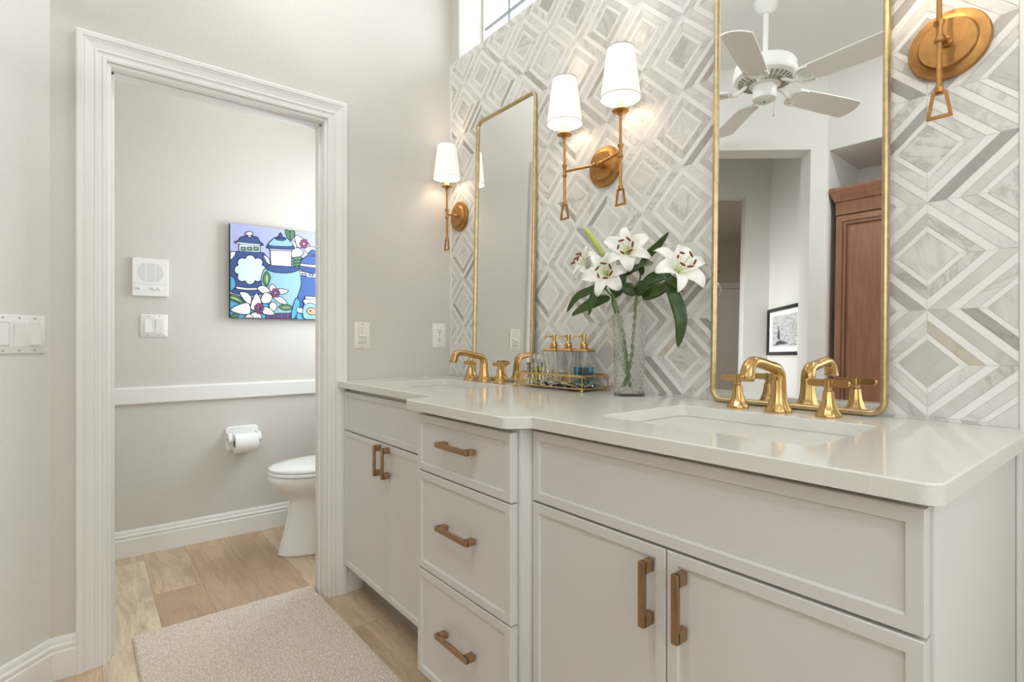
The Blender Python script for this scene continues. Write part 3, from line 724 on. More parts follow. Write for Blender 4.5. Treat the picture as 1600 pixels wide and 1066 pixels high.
M['strim'] = paint('shade_trim_grey', S(176, 168, 158), .8)
def sconce(label, X, Z, stems, group=None):
    t = thing('wall_sconce', label, 'wall lamp', (X, -.006, Z), group); Yst = -.082
    bm = bm_new(); lathe(bm, [(0, 0), (.0665, 0), (.0685, .003), (.0685, .010), (.0665, .0135), (.0525, .0145), (.0500, .0165), (.0490, .0215), (.0470, .0235), (0, .0245)], (X, -.006, Z), axis='-y', seg=56); obj('backplate', bm, 'gold', t, ang=40)
    bm = bm_new()
    if len(stems) == 1:
        lathe(bm, [(0, 0), (.010, 0), (.010, .004), (.0065, .007), (.0045, .012), (.0045, .047), (0, .047)], (X, -.0305, Z), axis='-y', seg=20)
    else:
        lathe(bm, [(0, 0), (.010, 0), (.010, .004), (.006, .008), (.009, .012), (.010, .018), (.007, .024), (0, .025)], (X, -.0305, Z), axis='-y', seg=20)
        for dx in stems:
            s_ = 1 if dx > 0 else -1
            tube(bm, [(X, -.048, Z), (X + dx, Yst, Z)], .0046, 12)
            lathe(bm, [(0, 0), (.0075, .002), (.0085, .008), (.006, .014), (.0048, .016), (0, .016)], (X + s_ * .008, -.049, Z), axis=Vector((dx, Yst + .048, 0)), seg=16)
    obj('arm', bm, 'gold', t)
    for dx in stems: pole_parts(t, X + dx, Yst, Z)
sconce('single candle wall lamp in the far corner, left of the far mirror', .095, 1.655, [0], 'gold candle sconces')
sconce('double candle wall lamp above the lilies, between the two mirrors', .9995, 1.660, [-.125, .125], 'gold candle sconces')
sconce('candle wall lamp right of the large mirror, cut off by the top edge', 1.924, 1.672, [0], 'gold candle sconces')

#=====TRAY AND ITS CONTENTS=====
TX, TY, TL, TW, TR = 1.020, -.147, .332, .128, R(1)
ex = Vector((-math.cos(TR), -math.sin(TR), 0)); ey = Vector((-math.sin(TR), math.cos(TR), 0))
def T(a, b, z): q = Vector((TX, TY, 0)) + ex * a + ey * b; return (q.x, q.y, HZ + z)
t = thing('vanity_tray', 'gold wire tray with a mirrored floor, left of the lily vase', 'tray', T(TL / 2, TW / 2, 0))
bm = bm_new(); prism(bm, [(0, 0), (TL, 0), (TL, TW), (0, TW)], .0095, .0125, fmap=lambda a, b, h: T(a, b, h)); obj('mirrored_base', bm, 'tray_mirror', t, smooth=False)
bm = bm_new()
def rim(z0, z1, th=.0012):
    for a0, b0, a1, b1 in ((0, 0, TL, 0), (TL, 0, TL, TW), (TL, TW, 0, TW), (0, TW, 0, 0)):
        da, db = (a1 - a0), (b1 - b0); L = math.hypot(da, db); nx, ny = -db / L * th, da / L * th
        prism(bm, [(a0 - nx, b0 - ny), (a1 - nx, b1 - ny), (a1 + nx, b1 + ny), (a0 + nx, b0 + ny)], z0, z1, fmap=lambda a, b, h: T(a, b, h))
rim(.0485, .0555); obj('rim', bm, 'tray_gold', t, smooth=False)
bm = bm_new()
def wire(a0, b0, z0, a1, b1, z1, r_=.0011): tube(bm, [T(a0, b0, z0), T(a1, b1, z1)], r_, 8)
for (a0, b0), (a1, b1) in (((0, 0), (TL, 0)), ((TL, 0), (TL, TW)), ((TL, TW), (0, TW)), ((0, TW), (0, 0))):
    wire(a0, b0, .0105, a1, b1, .0105, .0019)
    wire(a0, b0, .0105, a0, b0, .05, .0016)
    n = 2 if abs(a1 - a0) > .2 else 1
    for k in range(n):
        p = (a0 + (a1 - a0) * k / n, b0 + (b1 - b0) * k / n); q = (a0 + (a1 - a0) * (k + 1) / n, b0 + (b1 - b0) * (k + 1) / n)
        wire(p[0], p[1], .011, q[0], q[1], .049); wire(p[0], p[1], .049, q[0], q[1], .011)
obj('wire_lattice', bm, 'tray_gold', t)
for a, b in ((0, 0), (TL, 0), (TL, TW), (0, TW)):
    bm = bm_new(); lathe(bm, [(0, 0), (.003, .0006), (.0048, .003), (.0052, .0052), (.0045, .008), (.002, .0098), (0, .01)], T(a, b, 0), seg=16); obj('ball_foot', bm, 'tray_gold', t)
ZB = .0128
def dispenser(label, a, b, soap, level, nozzle, head):
    c = T(a, b, ZB); cx, cy, cz = c; w, h, r_ = .062, .118, .013
    t = thing('soap_dispenser', label, 'soap dispenser', c, 'pump dispensers on the tray')
    def rr(s_, z, r2): return [(cx + x * math.cos(rot) - y * math.sin(rot), cy + x * math.sin(rot) + y * math.cos(rot), cz + z) for x, y in rrect(0, 0, s_, s_, r2, 5)]
    rot = R(8)
    bm = bm_new(); loft(bm, [rr(w - .012, 0, .010), rr(w - .003, .0015, .012), rr(w, .005, r_), rr(w, h - .003, r_), rr(w - .002, h, r_), rr(w - .0052, h, r_ - .0015), rr(w - .0052, .012, r_ - .002), rr(w - .012, .008, .011)]); obj('bottle', bm, 'glass', t, ang=40)
    bm = bm_new(); loft(bm, [rr(w - .0125, .0084, .010), rr(w - .0058, .0125, r_ - .0025), rr(w - .0058, level, r_ - .0025)]); obj('liquid_soap', bm, soap, t, ang=40)
    bm = bm_new(); loft(bm, [rr(w - .002, h + .0003, r_), rr(w + .001, h + .002, r_), rr(w + .001, h + .005, r_), rr(w - .006, h + .009, r_), rr(w - .030, h + .0115, .012)]); obj('lid', bm, 'brass', t, ang=50)
    bm = bm_new(); lathe(bm, [(0, h + .010), (.0115, h + .010), (.0125, h + .014), (.0142, h + .022), (.0118, h + .030), (.0075, h + .034), (.0070, h + .042), (.0085, h + .054), (.0078, h + .058), (0, h + .0585)], (cx, cy, cz), seg=28)
    pm = obj('pump', bm, 'brass', t)
    bm = bm_new(); d = Vector((math.cos(nozzle), math.sin(nozzle), 0)); p = Vector((cx, cy, cz + h + .051))
    tube(bm, catmull([p + d * .004, p + d * .018 + Vector((0, 0, .002)), p + d * .030 + Vector((0, 0, .0005)), p + d * .036 - Vector((0, 0, .005))], 5), [.0032] * 6 + [.0026] * 10, 10); obj('nozzle', bm, 'brass', pm)
    bm = bm_new(); tube(bm, [(cx, cy, cz + .014), (cx, cy, cz + h + .008)], .0022, 10); obj('dip_tube', bm, 'plastic', t)
dispenser('soap dispenser filled with clear soap, farthest from the vase, beside the perfume bottle', .196, .066, 'clear_soap', .052, R(205), 0)
dispenser('soap dispenser filled with pale amber soap, standing between the clear and teal ones', .124, .066, 'amber', .046, R(235), 0)
dispenser('soap dispenser filled with bright teal soap, nearest the lily vase', .052, .066, 'teal', .066, R(225), 0)
c = T(.288, .064, ZB)
t = thing('perfume_bottle', 'small square glass perfume bottle at the far end of the gold tray', 'perfume bottle', c)
def pr_(s_, z, r2): return [(c[0] + x, c[1] + y, c[2] + z) for x, y in rrect(0, 0, s_, s_, r2, 3)]
bm = bm_new(); loft(bm, [pr_(.050, 0, .003), pr_(.052, .002, .003), pr_(.052, .070, .003), pr_(.048, .074, .004), pr_(.020, .0755, .006), pr_(.019, .0755, .006), pr_(.024, .066, .004), pr_(.024, .012, .004), pr_(.020, .010, .004)]); obj('bottle', bm, 'glass', t, ang=30)
bm = bm_new(); loft(bm, [pr_(.0195, .0104, .0035), pr_(.0235, .0125, .0035), pr_(.0235, .058, .0035)]); obj('perfume', bm, 'perfume', t, ang=30)
bm = bm_new(); lathe(bm, [(0, .0757), (.0085, .0757), (.0085, .081), (.006, .082), (.006, .086), (.0125, .088), (.0135, .092), (.0135, .102), (.0115, .107), (0, .108)], c, seg=8); obj('stopper', bm, 'crystal', t, ang=20)

#=====VASE AND LILIES=====
VX, VY, VH = 1.166, -.092, .250
t = thing('crystal_vase', 'tall cut crystal vase holding white lilies on the worktop', 'vase', (VX, VY, HZ))
bm = bm_new(); NS, NZ = 108, 80; rings = []
for j in range(NZ + 1):
    z = VH * j / NZ; f = j / NZ; r0 = .0455 + .0030 * f
    ring = []
    for i in range(NS):
        a = 2 * math.pi * i / NS
        u = (a / (2 * math.pi) * 18 + z * 40) % 1; w = (a / (2 * math.pi) * 18 - z * 40) % 1
        dd = (abs(u - .5) + abs(w - .5))
        amp = .0036 if .03 < f < .985 else .0
        rr_ = r0 - amp * (1 - dd) + .0012
        ring.append(bm.verts.new((VX + rr_ * math.cos(a), VY + rr_ * math.sin(a), HZ + z)))
    rings.append(ring)
for A, B in zip(rings, rings[1:]):
    for i in range(NS): bm.faces.new((A[i], A[(i + 1) % NS], B[(i + 1) % NS], B[i]))
inner = [[bm.verts.new((VX + (.0385 + .0030 * f) * math.cos(2 * math.pi * i / NS), VY + (.0385 + .0030 * f) * math.sin(2 * math.pi * i / NS), HZ + .022 + (VH - .022) * f)) for i in range(NS)] for f in (1, .75, .5, .25, 0)]
for A, B in zip([rings[-1]] + inner, inner):
    for i in range(NS): bm.faces.new((A[i], A[(i + 1) % NS], B[(i + 1) % NS], B[i]))
bm.faces.new(list(reversed(rings[0]))); bm.faces.new(inner[-1])
obj('vase_body', bm, 'vase', t, ang=12)
bm = bm_new(); lathe(bm, [(0, .0235), (.0378, .0235), (.0395, .150), (0, .150)], (VX, VY, HZ), seg=48); obj('water', bm, 'water', t, ang=40)

def frame_of(axis, roll=0):
    a = Vector(axis).normalized(); q = a.to_track_quat('Z', 'Y'); return q.to_matrix().to_4x4() @ Matrix.Rotation(roll, 4, 'Z')
def petal_mesh(bm, mat, L, W, open_, recurve, ruffle, lay, seed, seg=14, wseg=6):
    """one tepal leaving the throat along local z, opening outwards along +x and curling back."""
    r2 = random.Random(seed); rows = []; x = .004; z = 0.0; ang = R(18); step = L / seg; ph = r2.random() * 6
    for i in range(seg + 1):
        s_ = i / seg
        w_ = W * (math.sin(math.pi * min(1, (s_ * .86 + .10)) ** .85)) ** .9 * .5 if i < seg else .0006
        w_ = max(w_, .0012)
        row = []
        for j in range(wseg + 1):
            tt = j / wseg * 2 - 1
            cup = (abs(tt) ** 1.6) * w_ * .38 * (1 - .5 * s_) - (1 - min(1, abs(tt) * 5)) * .0012
            rf = ruffle * math.sin(s_ * 17 + ph + tt * 1.5) * abs(tt) ** 2 * s_
            nx, nz = -math.cos(ang), math.sin(ang)      # inner normal of the arc in xz
            px = x + nx * (cup + rf); pz = z + nz * (cup + rf)
            row.append((bm.verts.new(mat @ Vector((px, tt * w_, pz))), s_))
        rows.append(row)
        ang += (open_ / seg) * (1.6 if s_ < .35 else .7) + (recurve / seg) * (0 if s_ < .55 else 2.2)
        x += math.sin(ang) * step; z += math.cos(ang) * step
    for A, B in zip(rows, rows[1:]):
        for j in range(wseg):
            f = bm.faces.new((A[j][0], A[j + 1][0], B[j + 1][0], B[j][0]))
            for lp in f.loops:
                for v_, s_ in (A[j], A[j + 1], B[j + 1], B[j]):
                    if lp.vert is v_: lp[lay][0] = 0; lp[lay].x = s_; lp[lay].y = s_; lp[lay].z = s_; lp[lay].w = 1
def blossom(stem, throat, axis, size=1.0, roll=0.0, seed=1, open_=R(62), recurve=R(75), stamens=6):
    throat = Vector(throat); base = Matrix.Translation(throat) @ frame_of(axis, roll); r2 = random.Random(seed)
    cup = bm_new(); lathe(cup, [(0, -.004), (.003, -.003), (.0052, .004), (.0058, .010), (.003, .013), (0, .013)], (0, 0, 0), seg=14); bmesh.ops.transform(cup, matrix=base, verts=cup.verts)
    fl = obj('flower', cup, 'bud', stem)
    for k in range(6):
        outer = k % 2 == 0
        bm = bm_new(); lay = bm.loops.layers.float_color.new('along')
        m_ = base @ Matrix.Rotation(R(60 * k) + (r2.random() - .5) * .16, 4, 'Z')
        petal_mesh(bm, m_, (.096 if outer else .092) * size * (1 + (r2.random() - .5) * .1), (.035 if outer else .050) * size, open_ * (1 + (r2.random() - .5) * .25), recurve * (1 + (r2.random() - .5) * .5), .0012, lay, seed * 10 + k)
        o_ = obj('petal', bm, 'petal', fl, ang=80, recalc=True)
        md = o_.modifiers.new('thick', 'SOLIDIFY'); md.thickness = .0007
    for k in range(stamens):
        a = R(60 * k + 30); sp = .020 * size + .004 * r2.random()
        P0 = base @ Vector((.002 * math.cos(a), .002 * math.sin(a), .006)); P1 = base @ Vector((sp * .55 * math.cos(a), sp * .55 * math.sin(a), .036 * size)); P2 = base @ Vector((sp * math.cos(a), sp * math.sin(a), (.056 + .006 * r2.random()) * size))
        bm = bm_new(); tube(bm, catmull([P0, P1, P2], 5), .00075, 6); st = obj('stamen', bm, 'filament', fl)
        bm = bm_new(); dirn = (base.to_3x3() @ Vector((-math.sin(a) + .3 * math.cos(a), math.cos(a) + .3 * math.sin(a), .35))).normalized()
        tube(bm, [P2 - dirn * .0095, P2 - dirn * .0065, P2, P2 + dirn * .0065, P2 + dirn * .0095], [.0010, .0026, .0031, .0026, .0010], 8); obj('anther', bm, 'anther', st)
    bm = bm_new(); P0 = base @ Vector((0, 0, .008)); P1 = base @ Vector((.003, .001, .040 * size)); P2 = base @ Vector((.006, .002, .066 * size))
    tube(bm, catmull([P0, P1, P2], 5), [.0014] * 10 + [.0030], 8); obj('pistil', bm, 'filament', fl)
def leaf(stem, pts, width, face, fold=.18, peak=.45):
    """blade along pts; face: the way its upper side looks."""
    c_ = catmull(pts, 7); n = len(c_); bm = bm_new(); rows = []; face = Vector(face).normalized()
    for i, p in enumerate(c_):
        s_ = i / (n - 1); d = (c_[min(i + 1, n - 1)] - c_[max(i - 1, 0)]).normalized(); side = d.cross(face).normalized(); nn = side.cross(d)
        w_ = width * .5 * (math.sin(math.pi * (s_ ** (math.log(.5) / math.log(peak)))) ** .75 if 0 < s_ < 1 else 0) + .0006
        rows.append([bm.verts.new(p + side * (w_ * q) + nn * (abs(q) * w_ * fold)) for q in (-1, -.5, 0, .5, 1)])
    for A, B in zip(rows, rows[1:]):
        for j in range(4): bm.faces.new((A[j], A[j + 1], B[j + 1], B[j]))
    o_ = obj('leaf', bm, 'leafgreen', stem, ang=80); md = o_.modifiers.new('thick', 'SOLIDIFY'); md.thickness = .0006
def lily(label, pts, r0=.0036):
    pts = [Vector(p) for p in pts]
    t = thing('lily_stem', label, 'lily', pts[0], 'cut white lilies in the crystal vase')
    bm = bm_new(); tube(bm, catmull(pts, 8), r0, 10); obj('stalk', bm, 'stem', t); return t
TOC = Vector((.58, -.80, .12))      # roughly towards the room from the vase
# left stem: front bloom, the bloom behind it, the closed bud
sa = lily('lily stalk leaning left with two open white blooms and one closed green bud', [(VX + .012, VY - .010, HZ + .026), (1.1700, -0.1050, 1.0140), (1.1410, -0.1120, 1.1550), (1.1130, -0.1150, 1.2280), (1.1000, -0.1180, 1.2610)])
blossom(sa, (1.1010, -0.1200, 1.2770), (.55, -.80, .02), 1.0, R(8), 3)
bm = bm_new(); tube(bm, catmull([(1.1140, -0.1140, 1.2080), (1.0380, -0.0850, 1.2610), (0.9890, -0.0750, 1.3000), (0.9710, -0.0750, 1.3230)], 6), .0024, 8); obj('side_stalk', bm, 'stem', sa)
blossom(sa, (0.9890, -0.0780, 1.3170), (-.35, -.75, .42), .88, R(20), 5)
bm = bm_new(); tube(bm, catmull([(1.1070, -0.1120, 1.2410), (1.0850, -0.0920, 1.2970), (1.0570, -0.0850, 1.3420)], 6), .0022, 8); obj('side_stalk', bm, 'stem', sa)
bm = bm_new(); bp_ = catmull([(1.0570, -0.0850, 1.3420), (1.0370, -0.0870, 1.3730), (1.0030, -0.0900, 1.4160), (0.9760, -0.0920, 1.4470)], 6); n = len(bp_)
tube(bm, bp_, [max(.0012, .0088 * math.sin(math.pi * min(1, .16 + .80 * i / (n - 1))) ** .8) for i in range(n)], 12); obj('closed_bud', bm, 'bud', sa)
leaf(sa, [(1.1130, -0.1160, 1.2000), (1.0780, -0.1300, 1.1940), (1.0270, -0.1400, 1.1760), (0.9690, -0.1420, 1.1510)], .036, (.45, -.85, .25))
leaf(sa, [(1.0840, -0.1120, 1.2430), (1.0150, -0.1150, 1.2270), (0.9660, -0.1180, 1.2090), (0.9270, -0.1220, 1.1640)], .030, (.3, -.9, .3))
leaf(sa, [(1.1020, -0.1300, 1.2320), (1.0860, -0.1500, 1.2200), (1.0740, -0.1580, 1.1890), (1.0610, -0.1580, 1.1470)], .024, (.5, -.8, .1))
leaf(sa, [(1.0960, -0.1080, 1.2400), (1.0350, -0.1000, 1.2390), (0.9670, -0.0950, 1.2230)], .026, (.3, -.85, .35))
leaf(sa, [(1.1180, -0.1120, 1.2000), (1.1350, -0.1050, 1.2230), (1.1460, -0.1000, 1.2540), (1.1540, -0.0950, 1.3050)], .030, (.6, -.75, .1))
# middle stem: the top bloom
sb = lily('lily stalk standing upright with the topmost open white bloom', [(VX - .002, VY + .012, HZ + .026), (1.1430, -0.0850, 1.0130), (1.1140, -0.0950, 1.1570), (1.1030, -0.0950, 1.2040), (1.1240, -0.0920, 1.2730), (1.1580, -0.0900, 1.3190)])
blossom(sb, (1.1640, -0.0920, 1.3360), (.48, -.80, .22), 1.0, R(-22), 8)
leaf(sb, [(1.1640, -0.0920, 1.2690), (1.2000, -0.1000, 1.2840), (1.2340, -0.1080, 1.2930), (1.2690, -0.1120, 1.2900)], .034, (.2, -.7, .6), peak=.5)
leaf(sb, [(1.1390, -0.0920, 1.2790), (1.1530, -0.1000, 1.2970), (1.1610, -0.1000, 1.3190)], .020, (.55, -.8, .1))
# right stem: the right bloom and the long drooping leaves
sc_ = lily('lily stalk leaning right with one wide open white bloom and a long drooping leaf', [(VX - .012, VY - .006, HZ + .026), (1.1800, -0.1000, 1.0140), (1.1950, -0.1000, 1.1500), (1.2030, -0.0980, 1.2110), (1.2290, -0.0950, 1.2360), (1.2730, -0.0880, 1.2510), (1.3050, -0.0830, 1.2580)], .0038)
bm = bm_new(); tube(bm, catmull([(1.2000, -0.0980, 1.1960), (1.2080, -0.0950, 1.2450), (1.2140, -0.0880, 1.2990), (1.2070, -0.0820, 1.3190)], 6), .0026, 8); obj('side_stalk', bm, 'stem', sc_)
blossom(sc_, (1.3240, -0.0800, 1.2600), (.80, -.40, .46), 1.12, R(15), 12, open_=R(66), recurve=R(66))
leaf(sc_, [(1.1970, -0.1000, 1.2030), (1.1880, -0.1180, 1.2220), (1.1690, -0.1220, 1.2350)], .036, (.3, -.9, .2), peak=.55)
leaf(sc_, [(1.2030, -0.1040, 1.2070), (1.2370, -0.1240, 1.2220), (1.2620, -0.1300, 1.2360)], .038, (.6, -.75, .2), peak=.5)
leaf(sc_, [(1.2190, -0.1040, 1.2250), (1.2550, -0.1060, 1.2440), (1.2950, -0.1000, 1.2540), (1.3220, -0.0960, 1.2640)], .040, (.45, -.8, .4), peak=.45)
leaf(sc_, [(1.2270, -0.1080, 1.1990), (1.2640, -0.1120, 1.2060), (1.2990, -0.1060, 1.2180), (1.3240, -0.0980, 1.2380)], .040, (.45, -.85, .2), peak=.4)
leaf(sc_, [(1.2960, -0.0950, 1.2370), (1.3330, -0.1050, 1.1980), (1.3570, -0.1050, 1.1250), (1.3440, -0.1000, 1.0490)], .036, (.6, -.8, .05), peak=.5)
leaf(sc_, [(1.2920, -0.0950, 1.2640), (1.3190, -0.1040, 1.2420), (1.3400, -0.1040, 1.2260), (1.3600, -0.1000, 1.2030)], .026, (.5, -.8, .3))
leaf(sc_, [(1.2020, -0.0850, 1.2930), (1.2270, -0.0750, 1.3250), (1.2590, -0.0680, 1.3520), (1.2900, -0.0650, 1.3840)], .026, (.45, -.85, .3))
leaf(sc_, [(1.2150, -0.0920, 1.2640), (1.2050, -0.0880, 1.2880), (1.1660, -0.0880, 1.2810), (1.1480, -0.0900, 1.2670)], .022, (.5, -.8, .3))

#=====TOILET ROOM=====
TXc = -.575
t = thing('toilet', 'white toilet with closed lid, partly hidden behind the doorway trim', 'toilet', (TXc, -.35, 0))
def egg(z, yf, yb, hw, n=40, sq=.0):
    """egg outline: round nose at yf (towards -y), flatter back at yb."""
    pts = []; ym = yf + (yb - yf) * .52
    for i in range(n):
        a = 2 * math.pi * i / n; c_, s_ = math.cos(a), math.sin(a)
        e = 2.0 if s_ < 0 else 3.0
        px = hw * math.copysign(abs(c_) ** (2 / e), c_); ly = (ym - yf) if s_ < 0 else (yb - ym)
        pts.append((TXc + px, ym + ly * math.copysign(abs(s_) ** (2 / e), s_), z))
    return pts
bm = bm_new()
loft(bm, [egg(0, -.640, -.10, .118), egg(.006, -.648, -.095, .124), egg(.02, -.645, -.095, .121), egg(.10, -.622, -.10, .112), egg(.20, -.600, -.10, .106), egg(.255, -.592, -.10, .108), egg(.285, -.600, -.09, .120), egg(.315, -.640, -.08, .150), egg(.350, -.680, -.07, .174), egg(.378, -.697, -.06, .183), egg(.395, -.696, -.06, .183), egg(.402, -.690, -.06, .178)])
obj('bowl', bm, 'porcelain', t, ang=60)
bm = bm_new(); loft(bm, [egg(.4055, -.686, -.245, .174), egg(.4065, -.692, -.24, .180), egg(.418, -.692, -.24, .180), egg(.421, -.688, -.245, .176)]); obj('seat', bm, 'porcelain', t, ang=60)
bm = bm_new(); loft(bm, [egg(.4245, -.680, -.235, .170), egg(.4255, -.688, -.23, .178), egg(.434, -.688, -.23, .178), egg(.443, -.670, -.24, .166), egg(.449, -.60, -.28, .125), egg(.451, -.52, -.36, .06)]); obj('lid', bm, 'porcelain', t, ang=60)
bm = bm_new()
for sx in (-.055, .055): box(bm, TXc + sx - .02, TXc + sx + .02, -.235, -.205, .4025, .432, .005)
obj('hinges', bm, 'porcelain', t)
bm = bm_new(); box(bm, TXc - .195, TXc + .195, -.155, .035, .385, .70, .02, 3); tk = obj('tank', bm, 'porcelain', t)
bm = bm_new(); box(bm, TXc - .203, TXc + .203, -.163, .04, .7015, .735, .01, 3); obj('tank_lid', bm, 'porcelain', tk)
# toilet paper holder and roll
t = thing('toilet_paper_holder', 'white ceramic toilet paper holder mounted under the chair rail', 'paper holder', (-1.03, -.716, .53))
bm = bm_new(); poly = rrect(-.716, .533, .166, .130, .02, 6)
loft(bm, [[(-1.0295, y, z) for y, z in poly], [(-1.021, y, z) for y, z in poly], [(-1.016, y, z) for y, z in rrect(-.716, .533, .154, .118, .018, 6)]]); obj('back_plate', bm, 'porcelain', t)
for sy in (-1, 1):
    bm = bm_new(); yy = -.716 + sy * .072
    loft(bm, [[(x, yy + dy, z) for x, z in rrect(xx, zz, w_, h_, min(w_, h_) * .45, 5)] for dy, xx, zz, w_, h_ in ((-.008, -.985, .545, .075, .045), (.008, -.985, .545, .075, .045))])
    tube(bm, [(-.955, yy - .009, .535), (-.955, yy + .009, .535)], .019, 20)
    obj('post', bm, 'porcelain', t)
t = thing('toilet_paper_roll', 'white toilet paper roll hanging in the ceramic holder', 'toilet paper', (-.957, -.712, .515))
bm = bm_new(); N = 40; ro, ri = .052, .020
for (r0, y0), (r1, y1) in (((ro, -.768), (ro, -.656)), ((ro, -.656), (ri, -.656)), ((ri, -.656), (ri, -.768)), ((ri, -.768), (ro, -.768))):
    A = [bm.verts.new((-.957 + r0 * math.cos(2 * math.pi * i / N), y0, .512 + r0 * math.sin(2 * math.pi * i / N))) for i in range(N)]
    B = [bm.verts.new((-.957 + r1 * math.cos(2 * math.pi * i / N), y1, .512 + r1 * math.sin(2 * math.pi * i / N))) for i in range(N)]
    for i in range(N): bm.faces.new((A[i], A[(i + 1) % N], B[(i + 1) % N], B[i]))
bmesh.ops.remove_doubles(bm, verts=bm.verts, dist=1e-5); obj('roll', bm, 'paper', t)
bm = bm_new(); tube(bm, [(-.957, -.7685, .512), (-.957, -.6555, .512)], .0195, 24, cap=False); cr_ = obj('cardboard_core', bm, 'card', t, label='brown cardboard core')
bm = bm_new(); tube(bm, [(-.957, -.787, .530), (-.957, -.64, .530)], .0012, 8)
bm.free()
# wall plates: a small kit in local coordinates (a across, b up, h off the wall)
def mount(o3, along, out):
    o3, along, out = Vector(o3), Vector(along).normalized(), Vector(out).normalized()
    return lambda a, b, h: tuple(o3 + along * a + Vector((0, 0, 1)) * b + out * h)
def plate(f, w, h, th=.006, r_=.003):
    bm = bm_new(); loft(bm, [[f(a, b, 0) for a, b in rrect(0, 0, w, h, r_, 4)], [f(a, b, th * .6) for a, b in rrect(0, 0, w, h, r_, 4)], [f(a, b, th) for a, b in rrect(0, 0, w - .006, h - .006, r_, 4)]]); return bm
def fbox(bm, f, a0, a1, b0, b1, h0, h1, h1b=None):
    h1b = h1 if h1b is None else h1b
    V = [bm.verts.new(f(a, b, h)) for a, b, h in ((a0, b0, h0), (a1, b0, h0), (a1, b1, h0), (a0, b1, h0), (a0, b0, h1), (a1, b0, h1), (a1, b1, h1b), (a0, b1, h1b))]
    for q in ((3, 2, 1, 0), (4, 5, 6, 7), (0, 1, 5, 4), (1, 2, 6, 5), (2, 3, 7, 6), (3, 0, 4, 7)): bm.faces.new([V[i] for i in q])
def rocker(t, f, a, up, mat='plastic'):
    bm = bm_new()
    for s_ in ((a - .0185, a + .0185, -.0355, -.0335), (a - .0185, a + .0185, .0335, .0355), (a - .0185, a - .0165, -.0335, .0335), (a + .0165, a + .0185, -.0335, .0335)): fbox(bm, f, *s_, .005, .0066)
    fbox(bm, f, a - .0155, a + .0155, -.0325, .0325, .004, .011 if up else .0062, .0062 if up else .011); obj('rocker', bm, mat, t, smooth=False)
def screws(t, f, pts, r_=.0028):
    for a, b in pts:
        bm = bm_new(); A = [bm.verts.new(f(a + r_ * math.cos(2 * math.pi * i / 12), b + r_ * math.sin(2 * math.pi * i / 12), .0064)) for i in range(12)]; B = [bm.verts.new(f(a + r_ * math.cos(2 * math.pi * i / 12), b + r_ * math.sin(2 * math.pi * i / 12), .005)) for i in range(12)]
        bm.faces.new(A)
        for i in range(12): bm.faces.new((A[i], B[i], B[(i + 1) % 12], A[(i + 1) % 12]))
        obj('screw', bm, 'screw', t, smooth=False)
# toilet room switch
o3 = (-1.03, -1.122, 1.144); f = mount(o3, (0, 1, 0), (1, 0, 0))
t = thing('light_switch', 'white two-rocker switch plate in the toilet room, below the intercom', 'light switch', o3)
obj('plate', plate(f, .116, .114), 'plastic', t); rocker(t, f, -.023, True); rocker(t, f, .023, False)
screws(t, f, [(-.023, .048), (.023, .048), (-.023, -.048), (.023, -.048)])
# intercom
o3 = (-1.03, -1.1375, 1.387); f = mount(o3, (0, 1, 0), (1, 0, 0))
t = thing('intercom', 'square white wall intercom with a speaker grille above the toilet room switch', 'intercom', o3)
obj('housing', plate(f, .153, .192, .016, .004), 'plastic', t)
bm = bm_new()
for i in range(17):
    b = -.022 + i * .0055; hw = math.sqrt(max(0, .055 ** 2 - (b - .024) ** 2))
    if hw < .012: continue
    for a0, a1 in ((-hw, -.022), (-.018, .018), (.022, hw)):
        if a1 - a0 > .004: fbox(bm, f, a0, a1, b, b + .0022, .0155, .0164)
obj('speaker_grille', bm, paint('grille_slit', S(196, 195, 190), .6), t, smooth=False)
bm = bm_new(); fbox(bm, f, -.070, .070, -.0365, -.0345, .0158, .0168); obj('divider', bm, paint('divider_grey', S(214, 213, 208), .5), t, smooth=False)
for a in (-.045, .012, .038):
    bm = bm_new(); c_ = f(a, -.056, .0158); lathe(bm, [(0, 0), (.009, 0), (.0085, .004), (.0055, .005), (.005, .012), (0, .0125)], c_, axis=Vector((1, 0, 0)), seg=20); kb = obj('knob', bm, 'plastic', t)
screws(t, mount((-1.0205, -1.1375, 1.387), (0, 1, 0), (1, 0, 0)), [(0, .087), (0, -.082)])
# dimmer and outlet on the left wall
o3 = (0, -.455, 1.0905); f = mount(o3, (0, 1, 0), (1, 0, 0))
t = thing('dimmer_switch', 'almond slide dimmer plate on the wall just right of the doorway', 'light switch', o3)
obj('plate', plate(f, .072, .115), 'almond', t)
bm = bm_new()
for s_ in ((-.0175, .0175, .0335, .0350), (-.0175, .0175, -.035, -.0335), (-.0175, -.0160, -.0335, .0335), (.0160, .0175, -.0335, .0335)): fbox(bm, f, *s_, .005, .0068)
fbox(bm, f, -.0155, .0155, -.0325, -.026, .005, .0075); fbox(bm, f, -.0015, .0015, -.024, .030, .005, .0064); obj('slide_frame', bm, 'frame_shadow', t, smooth=False)
bm = bm_new(); fbox(bm, f, -.015, .015, -.004, .004, .0055, .015, .012); obj('slider', bm, 'almond', t, smooth=False)
screws(t, f, [(0, .048), (0, -.048)])
o3 = (0, -.068, 1.094); f = mount(o3, (0, 1, 0), (1, 0, 0))
t = thing('power_outlet', 'white duplex power outlet on the wall near the mosaic corner', 'outlet', o3)
obj('plate', plate(f, .071, .115), 'plastic', t)
